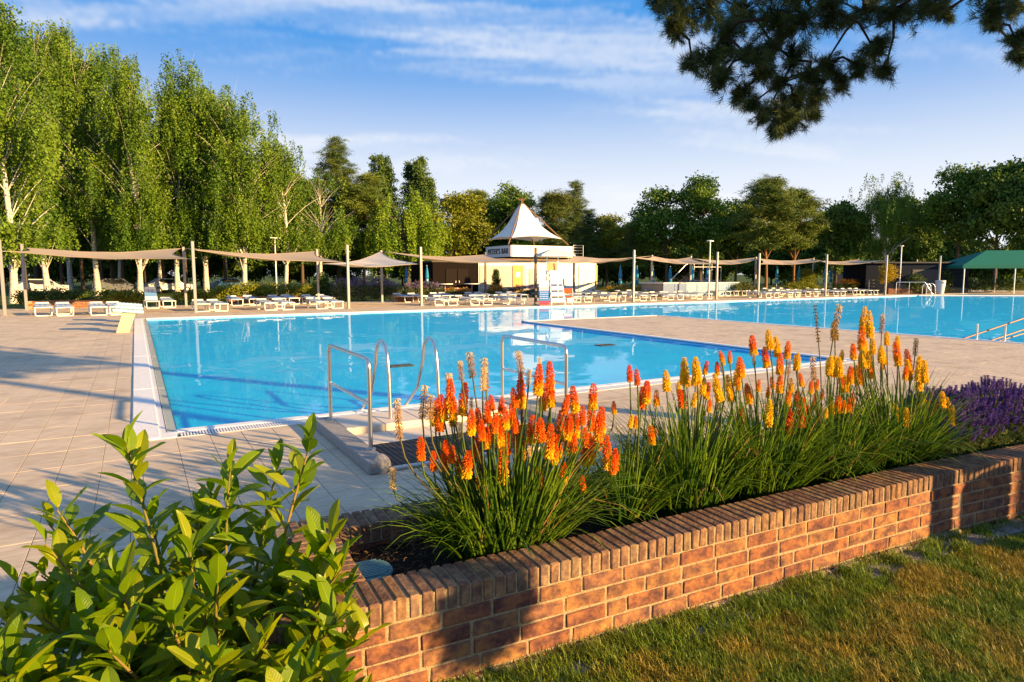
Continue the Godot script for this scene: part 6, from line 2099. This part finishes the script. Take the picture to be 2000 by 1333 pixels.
	# cone cypress
	var cy := thing("cone_cypress", "small dark cone shaped cypress before the roller shutter", "cypress", Vector3(24.3, 0, -44.9))
	mb = MB.new()
	mb.col = Color(0.1, 0.07, 0.05)
	mb.tube([Vector3.ZERO, Vector3(0, 1.6, 0)], [0.05, 0.02], 6)
	part("trunk", mb, M.bark, cy)
	var xs: Array = []
	var cs: Array = []
	for k in 230:
		var u := rng.randf()
		var an := rng.randf() * TAU
		var rr := 0.52 * (1.0 - u) * sqrt(rng.randf()) + 0.05
		xs.append(Transform3D(spin(0.3 * rng.randf_range(0.7, 1.2)), Vector3(cos(an) * rr, 0.15 + u * 1.95, sin(an) * rr)))
		cs.append(Color(0.03, 0.06, 0.012).lerp(Color(0.07, 0.11, 0.018), rng.randf()))
	copies("crown", clumps.leaf[0], xs, cs, cy)
	# bar tables with stools
	for q in [Vector3(20.6, 0, -46.3), Vector3(22.8, 0, -46.1)]:
		var tb := thing("bar_table", "pale round bar table before the dark kiosk", "table", q, 0.0, "bar tables before the kiosk")
		mb = MB.new()
		mb.lathe([Vector2(0.0, 1.02), Vector2(0.62, 1.02), Vector2(0.62, 1.07), Vector2(0.0, 1.07)], Vector3.ZERO, 18)
		part("top", mb, M.white, tb)
		mb = MB.new()
		mb.lathe([Vector2(0.28, 0.0), Vector2(0.26, 0.04), Vector2(0.05, 0.08), Vector2(0.04, 1.02)], Vector3.ZERO, 12)
		part("foot", mb, M.post, tb)
		for s in [-0.75, 0.75]:
			var stl := thing("bar_stool", "white bar stool drawn up to a round bar table", "stool", q + Vector3(s, 0, 0.35), 0.0, "white bar stools")
			mb = MB.new()
			mb.cbox(Vector3(0, 0.72, 0), Vector3(0.36, 0.05, 0.36), 0.015)
			part("seat", mb, M.white, stl)
			for lx in [-1, 1]:
				for lz in [-1, 1]:
					mb = MB.new()
					mb.tube([Vector3(lx * 0.15, 0.70, lz * 0.15), Vector3(lx * 0.22, 0.0, lz * 0.22)], [0.02], 6)
					part("leg", mb, M.white, stl)
	# raised pool with a pale blue wall
	t = thing("raised_pool", "raised round-cornered pool with pale blue panelled wall beyond the sunbeds", "pool", Vector3(40.2, 0, -39.6), 0.0)
	for k in 7:
		mb = MB.new()
		mb.cbox(Vector3(-4.2 + k * 1.2, 0.52, 1.3), Vector3(1.18, 1.04, 0.06), 0.01)
		part("panel", mb, mat(lin(0.10, 0.16, 0.32) if k < 2 else lin(0.17, 0.29, 0.46), 0.3), t)
	mb = MB.new()
	mb.box(Vector3(-0.6, 0.5, 0.0), Vector3(8.3, 1.0, 2.5))
	part("core", mb, M.concrete, t)
	mb = MB.new()
	mb.cbox(Vector3(-0.6, 1.06, 0.0), Vector3(8.6, 0.07, 2.8), 0.02)
	part("rim", mb, M.white, t)
	# pool slide frame and steps behind it
	t = thing("slide_frame", "thin grey steel slide frame with stairs behind the raised pool", "slide", Vector3(43.2, 0, -43.0))
	mb = MB.new()
	mb.tube([Vector3(-2.6, 1.2, 0), Vector3(-0.8, 2.6, 0), Vector3(-0.2, 2.8, 0), Vector3(0.2, 2.6, 0)], [0.05], 7)
	for x in [0.2, 1.3, 2.4, 3.6]:
		mb.tube([Vector3(x, 0, 0), Vector3(x, 2.6 + 0.3 * sin(x), 0)], [0.04], 7)
	mb.tube([Vector3(0.2, 2.4, 0), Vector3(3.6, 2.4, 0)], [0.04], 7)
	mb.tube([Vector3(0.2, 1.2, 0), Vector3(3.6, 1.2, 0)], [0.03], 7)
	part("frame", mb, M.steel_dull, t)
	# terrace railing
	t = thing("terrace_railing", "grey railing of horizontal bars beside the dark building", "railing", Vector3(58.6, 0, -35.6), 0.3)
	for x in [-1.9, 0.0, 1.9]:
		mb = MB.new()
		mb.tube([Vector3(x, 0, 0), Vector3(x, 1.25, 0)], [0.035], 7)
		part("post", mb, M.steel_dull, t)
	for k in 4:
		mb = MB.new()
		mb.tube([Vector3(-1.9, 0.3 + k * 0.3, 0), Vector3(1.9, 0.3 + k * 0.3, 0)], [0.022], 6)
		part("bar", mb, M.steel_dull, t)
	# far pool ladder with guard rails
	t = thing("pool_ladder", "far pool ladder with long guard rails beside the big pale pot", "ladder", Vector3(58.2, 0, -31.4), -0.55)
	mb = MB.new()
	pipe(mb, [Vector3(-2.0, 0, 0), Vector3(-2.0, 1.05, 0), Vector3(0.4, 1.05, 0), Vector3(1.1, 0.0, 0)], 0.03)
	part("guard_rail", mb, M.steel, t)
	mb = MB.new()
	mb.tube([Vector3(-0.9, 0, 0), Vector3(-0.9, 1.05, 0)], [0.025], 8)
	part("post", mb, M.steel, t)
	for z in [0.35, 0.95]:
		mb = MB.new()
		var pts: Array = [Vector3(0.0, 0, z)]
		for k in 9:
			pts.append(Vector3(0.35 - 0.35 * cos(PI * k / 8.0), 0.6 + 0.35 * sin(PI * k / 8.0), z))
		pts.append(Vector3(0.8, -0.3, z))
		mb.tube(pts, [0.028], 9)
		part("hoop_rail", mb, M.steel, t)
	# brick planter behind it
	t = thing("brick_border", "low red brick border behind the far pool ladder", "planter", Vector3(58.7, 0, -32.9), -0.55)
	mb = MB.new()
	mb.cbox(Vector3(0, 0.24, 0), Vector3(3.2, 0.48, 0.5), 0.02)
	part("wall", mb, M.brick[0], t)
	# pale pot
	t = thing("planter_pot", "big pale grey barrel shaped pot with dark handles by the far pool edge", "pot", Vector3(60.4, 0, -30.9))
	mb = MB.new()
	mb.lathe([Vector2(0.0, 0.0), Vector2(0.27, 0.0), Vector2(0.33, 0.35), Vector2(0.38, 0.8), Vector2(0.37, 1.02), Vector2(0.40, 1.05), Vector2(0.40, 1.18), Vector2(0.33, 1.2), Vector2(0.0, 1.16)], Vector3.ZERO, 22)
	part("body", mb, mat(lin(0.46, 0.46, 0.48), 0.7), t)
	for s in [-0.22, 0.22]:
		mb = MB.new()
		mb.cbox(Vector3(s, 0.98, 0.33), Vector3(0.12, 0.08, 0.08), 0.02)
		part("handle", mb, M.rubber, t)


func build_background() -> void:
	# dark flat-roofed building on the far right
	var t := thing("dark_building", "dark blue grey flat roofed service building behind the far pool corner", "building", Vector3(62.8, 0, -35.4), -0.5)
	var mb := MB.new()
	mb.box(Vector3(0, 1.35, 0), Vector3(9.5, 2.7, 4.0))
	part("wall", mb, mat(lin(0.014, 0.018, 0.03), 0.95, 0.0, 0.1), t)
	mb = MB.new()
	mb.cbox(Vector3(0, 2.77, 0.1), Vector3(9.9, 0.14, 4.5), 0.02)
	part("roof", mb, mat(lin(0.012, 0.014, 0.02), 0.7), t)
	mb = MB.new()
	mb.cbox(Vector3(0.8, 1.1, 2.0), Vector3(2.6, 2.1, 0.1), 0.01)
	var d := part("roller_door", mb, mat(lin(0.02, 0.02, 0.025), 0.6), t)
	mb = MB.new()
	for k in 10:
		mb.box(Vector3(0.8, 0.2 + k * 0.2, 2.06), Vector3(2.5, 0.02, 0.02))
	part("slat_edges", mb, mat(lin(0.04, 0.04, 0.05), 0.6), d)
	# green canopy
	t = thing("green_canopy", "dark green fabric canopy on thin white posts by the far pool corner", "canopy", Vector3(68.6, 0, -29.4), -0.6)
	mb = MB.new()
	mb.col = Color(0.006, 0.13, 0.105)
	var ri := [Vector3(-2.0, 3.85, 0), Vector3(5.5, 3.85, 0)]
	var ea := [Vector3(-5.4, 2.5, 2.6), Vector3(7.5, 2.5, 2.6), Vector3(7.5, 2.5, -2.6), Vector3(-5.4, 2.5, -2.6)]
	mb.quad(ea[0], ea[1], ri[1], ri[0])
	mb.quad(ea[2], ea[3], ri[0], ri[1])
	mb.tri(ea[3], ea[0], ri[0])
	mb.tri(ea[1], ea[2], ri[1])
	part("roof_cloth", mb, M.cloth, t)
	mb = MB.new()
	mb.col = Color(0.006, 0.11, 0.09)
	for e in 4:
		var a: Vector3 = ea[e]
		var b: Vector3 = ea[(e + 1) % 4]
		mb.quad(a - Vector3(0, 0.28, 0), b - Vector3(0, 0.28, 0), b, a)
	part("valance", mb, M.cloth, t)
	for p in [Vector3(-5.2, 0, 2.5), Vector3(-1.0, 0, 2.5), Vector3(3.2, 0, 2.5), Vector3(7.3, 0, 2.5), Vector3(-5.2, 0, -2.5), Vector3(0.5, 0, -2.5), Vector3(7.3, 0, -2.5)]:
		mb = MB.new()
		mb.tube([p, p + Vector3(0, 2.5, 0)], [0.045], 8)
		part("post", mb, M.white, t)
	leafy_mound("leafy_bank", "leafy green bank under the green canopy", "plants", Vector3(70.5, 0, -31.8), Vector3(7.0, 1.3, 1.6), Color(0.05, 0.09, 0.015), Color(0.12, 0.15, 0.02), 230, "", Color(0, 0, 0, 0), 0.0, 0.45, -0.6)
	# post and bin added out of view, to throw shadows on the planter wall
	var wp := thing("added_post", "short round post added out of view to shade the planter wall", "post", Vector3(6.03, 0.05, 0.37))
	mb = MB.new()
	mb.col = Color(0.14, 0.09, 0.055)
	mb.lathe([Vector2(0.10, 0.0), Vector2(0.10, 1.26), Vector2(0.07, 1.32), Vector2(0.0, 1.34)], Vector3.ZERO, 16)
	part("shaft", mb, M.bark, wp)
	var lb := thing("added_bin", "round dark green bin added out of view to shade the planter wall", "bin", Vector3(6.50, 0.05, 0.42))
	mb = MB.new()
	mb.lathe([Vector2(0.0, 0.06), Vector2(0.18, 0.06), Vector2(0.21, 0.3), Vector2(0.21, 1.1), Vector2(0.17, 1.1), Vector2(0.17, 0.2), Vector2(0.0, 0.2)], Vector3.ZERO, 20)
	part("body", mb, mat(lin(0.02, 0.07, 0.03), 0.6), lb)
	mb = MB.new()
	mb.lathe([Vector2(0.23, 1.22), Vector2(0.20, 1.27), Vector2(0.0, 1.32)], Vector3.ZERO, 20)
	part("lid", mb, mat(lin(0.02, 0.06, 0.03), 0.6), lb)
	mb = MB.new()
	mb.tube([Vector3(-0.2, 0.0, 0), Vector3(-0.2, 1.22, 0)], [0.02], 6)
	mb.tube([Vector3(0.2, 0.0, 0), Vector3(0.2, 1.22, 0)], [0.02], 6)
	part("frame", mb, M.steel_dull, lb)
	var ball := thing("added_shrub", "ball shaped shrub on a stem added unseen for its shadow on the planter wall", "shrub", Vector3(3.39, 0.05, 1.04))  # ball on a stem, added unseen to cast a rounded shadow on the wall
	mb = MB.new()
	mb.col = Color(0.12, 0.08, 0.05)
	mb.tube([Vector3.ZERO, Vector3(0, 1.1, 0)], [0.022, 0.018], 8)
	part("stem", mb, M.bark, ball)
	var bxs: Array = []
	var bcs: Array = []
	for q in 260:
		var dd := Vector3(rng.randfn(0, 1), rng.randfn(0, 1), rng.randfn(0, 1)).normalized() * pow(rng.randf(), 0.4)
		bxs.append(Transform3D(spin(0.13 * rng.randf_range(0.7, 1.2)), Vector3(dd.x * 0.15, 1.30 + dd.y * 0.22, dd.z * 0.15)))
		bcs.append(Color(0.04, 0.09, 0.014).lerp(Color(0.09, 0.14, 0.02), rng.randf()))
	copies("crown", clumps.leaf[0], bxs, bcs, ball)
	# houses beyond the park
	for h in [[86.0, -84.0, 6.5, 2.9, Color(0.45, 0.2, 0.09), "small ochre house glimpsed behind the pines"], [112.0, -36.0, 6.0, 3.0, Color(0.62, 0.48, 0.24), "small cream house glimpsed under the green canopy"], [112.0, -70.0, 8.0, 3.6, Color(0.4, 0.24, 0.16), "red roofed house glimpsed above the dark building"]]:
		var ho := thing("house", h[5], "house", Vector3(h[0], 0, h[1]), -0.3)
		mb = MB.new()
		mb.box(Vector3(0, h[3] * 0.5, 0), Vector3(h[2], h[3], 5.0))
		part("wall", mb, mat(lin(h[4].r, h[4].g, h[4].b), 0.9), ho)
		mb = MB.new()
		var w: float = h[2] * 0.5 + 0.4
		var y: float = h[3]
		mb.quad(Vector3(-w, y, 2.9), Vector3(w, y, 2.9), Vector3(w, y + 1.5, 0), Vector3(-w, y + 1.5, 0))
		mb.quad(Vector3(w, y, -2.9), Vector3(-w, y, -2.9), Vector3(-w, y + 1.5, 0), Vector3(w, y + 1.5, 0))
		mb.tri(Vector3(w, y, 2.9), Vector3(w, y, -2.9), Vector3(w, y + 1.5, 0))
		mb.tri(Vector3(-w, y, -2.9), Vector3(-w, y, 2.9), Vector3(-w, y + 1.5, 0))
		part("roof", mb, mat(lin(0.30, 0.11, 0.06), 0.9), ho)
		for x in [-0.28, 0.22]:
			mb = MB.new()
			mb.cbox(Vector3(x * h[2], h[3] * 0.52, 2.5), Vector3(1.0, 1.2, 0.08), 0.01)
			var wn := part("window", mb, M.white, ho)
			mb = MB.new()
			mb.box(Vector3(x * h[2], h[3] * 0.52, 2.55), Vector3(0.8, 1.0, 0.02))
			part("pane", mb, mat(lin(0.03, 0.035, 0.04), 0.1), wn)
	# parked cars in the shade behind the birches
	var spots := [[-7.2, -72.0, Color(0.45, 0.46, 0.48), "silver car parked in the shade behind the first birches"], [3.0, -74.0, Color(0.55, 0.56, 0.58), "white car parked behind the birch row"], [9.0, -76.0, Color(0.06, 0.16, 0.34), "blue car parked behind the birch row"], [-1.5, -73.0, Color(0.10, 0.11, 0.13), "dark car parked between the paler cars"]]
	for s in spots:
		var c := thing("parked_car", s[3], "car", Vector3(s[0], -0.03, s[1]), rng.randf_range(-0.3, 0.3))
		var prof := [Vector2(-2.1, 0.35), Vector2(2.1, 0.35), Vector2(2.15, 0.75), Vector2(1.9, 0.88), Vector2(1.05, 0.95), Vector2(0.45, 1.45), Vector2(-1.1, 1.47), Vector2(-1.85, 1.0), Vector2(-2.15, 0.9)]
		mb = MB.new()
		for k in prof.size():
			var a: Vector2 = prof[k]
			var b: Vector2 = prof[(k + 1) % prof.size()]
			var wa := 0.85 if a.y < 1.1 else 0.68
			var wb := 0.85 if b.y < 1.1 else 0.68
			mb.quad(Vector3(a.x, a.y, -wa), Vector3(b.x, b.y, -wb), Vector3(b.x, b.y, wb), Vector3(a.x, a.y, wa))
			for z in [1.0, -1.0]:
				var ce := Vector3(0, 0.8, 0.85 * z)
				if z > 0:
					mb.tri(Vector3(a.x, a.y, wa), Vector3(b.x, b.y, wb), ce)
				else:
					mb.tri(Vector3(b.x, b.y, -wb), Vector3(a.x, a.y, -wa), ce)
		part("body", mb, mat(lin(s[2].r, s[2].g, s[2].b), 0.25, 0.1), c)
		for z in [1.0, -1.0]:
			mb = MB.new()
			var q := [Vector3(-1.5, 0.98, 0.815 * z), Vector3(0.85, 0.98, 0.815 * z), Vector3(0.4, 1.38, 0.73 * z), Vector3(-1.1, 1.40, 0.73 * z)]
			if z > 0:
				mb.quad(q[0], q[1], q[2], q[3])
			else:
				mb.quad(q[3], q[2], q[1], q[0])
			part("side_window", mb, mat(lin(0.02, 0.022, 0.025), 0.08), c)
			for x in [-1.3, 1.3]:
				mb = MB.new()
				mb.tube([Vector3(x, 0.32, 0.74 * z), Vector3(x, 0.32, 0.90 * z)], [0.32], 16)
				var wh := part("wheel", mb, M.rubber, c)
				mb = MB.new()
				mb.tube([Vector3(x, 0.32, 0.88 * z), Vector3(x, 0.32, 0.915 * z)], [0.19], 12)
				part("rim", mb, M.steel_dull, wh)
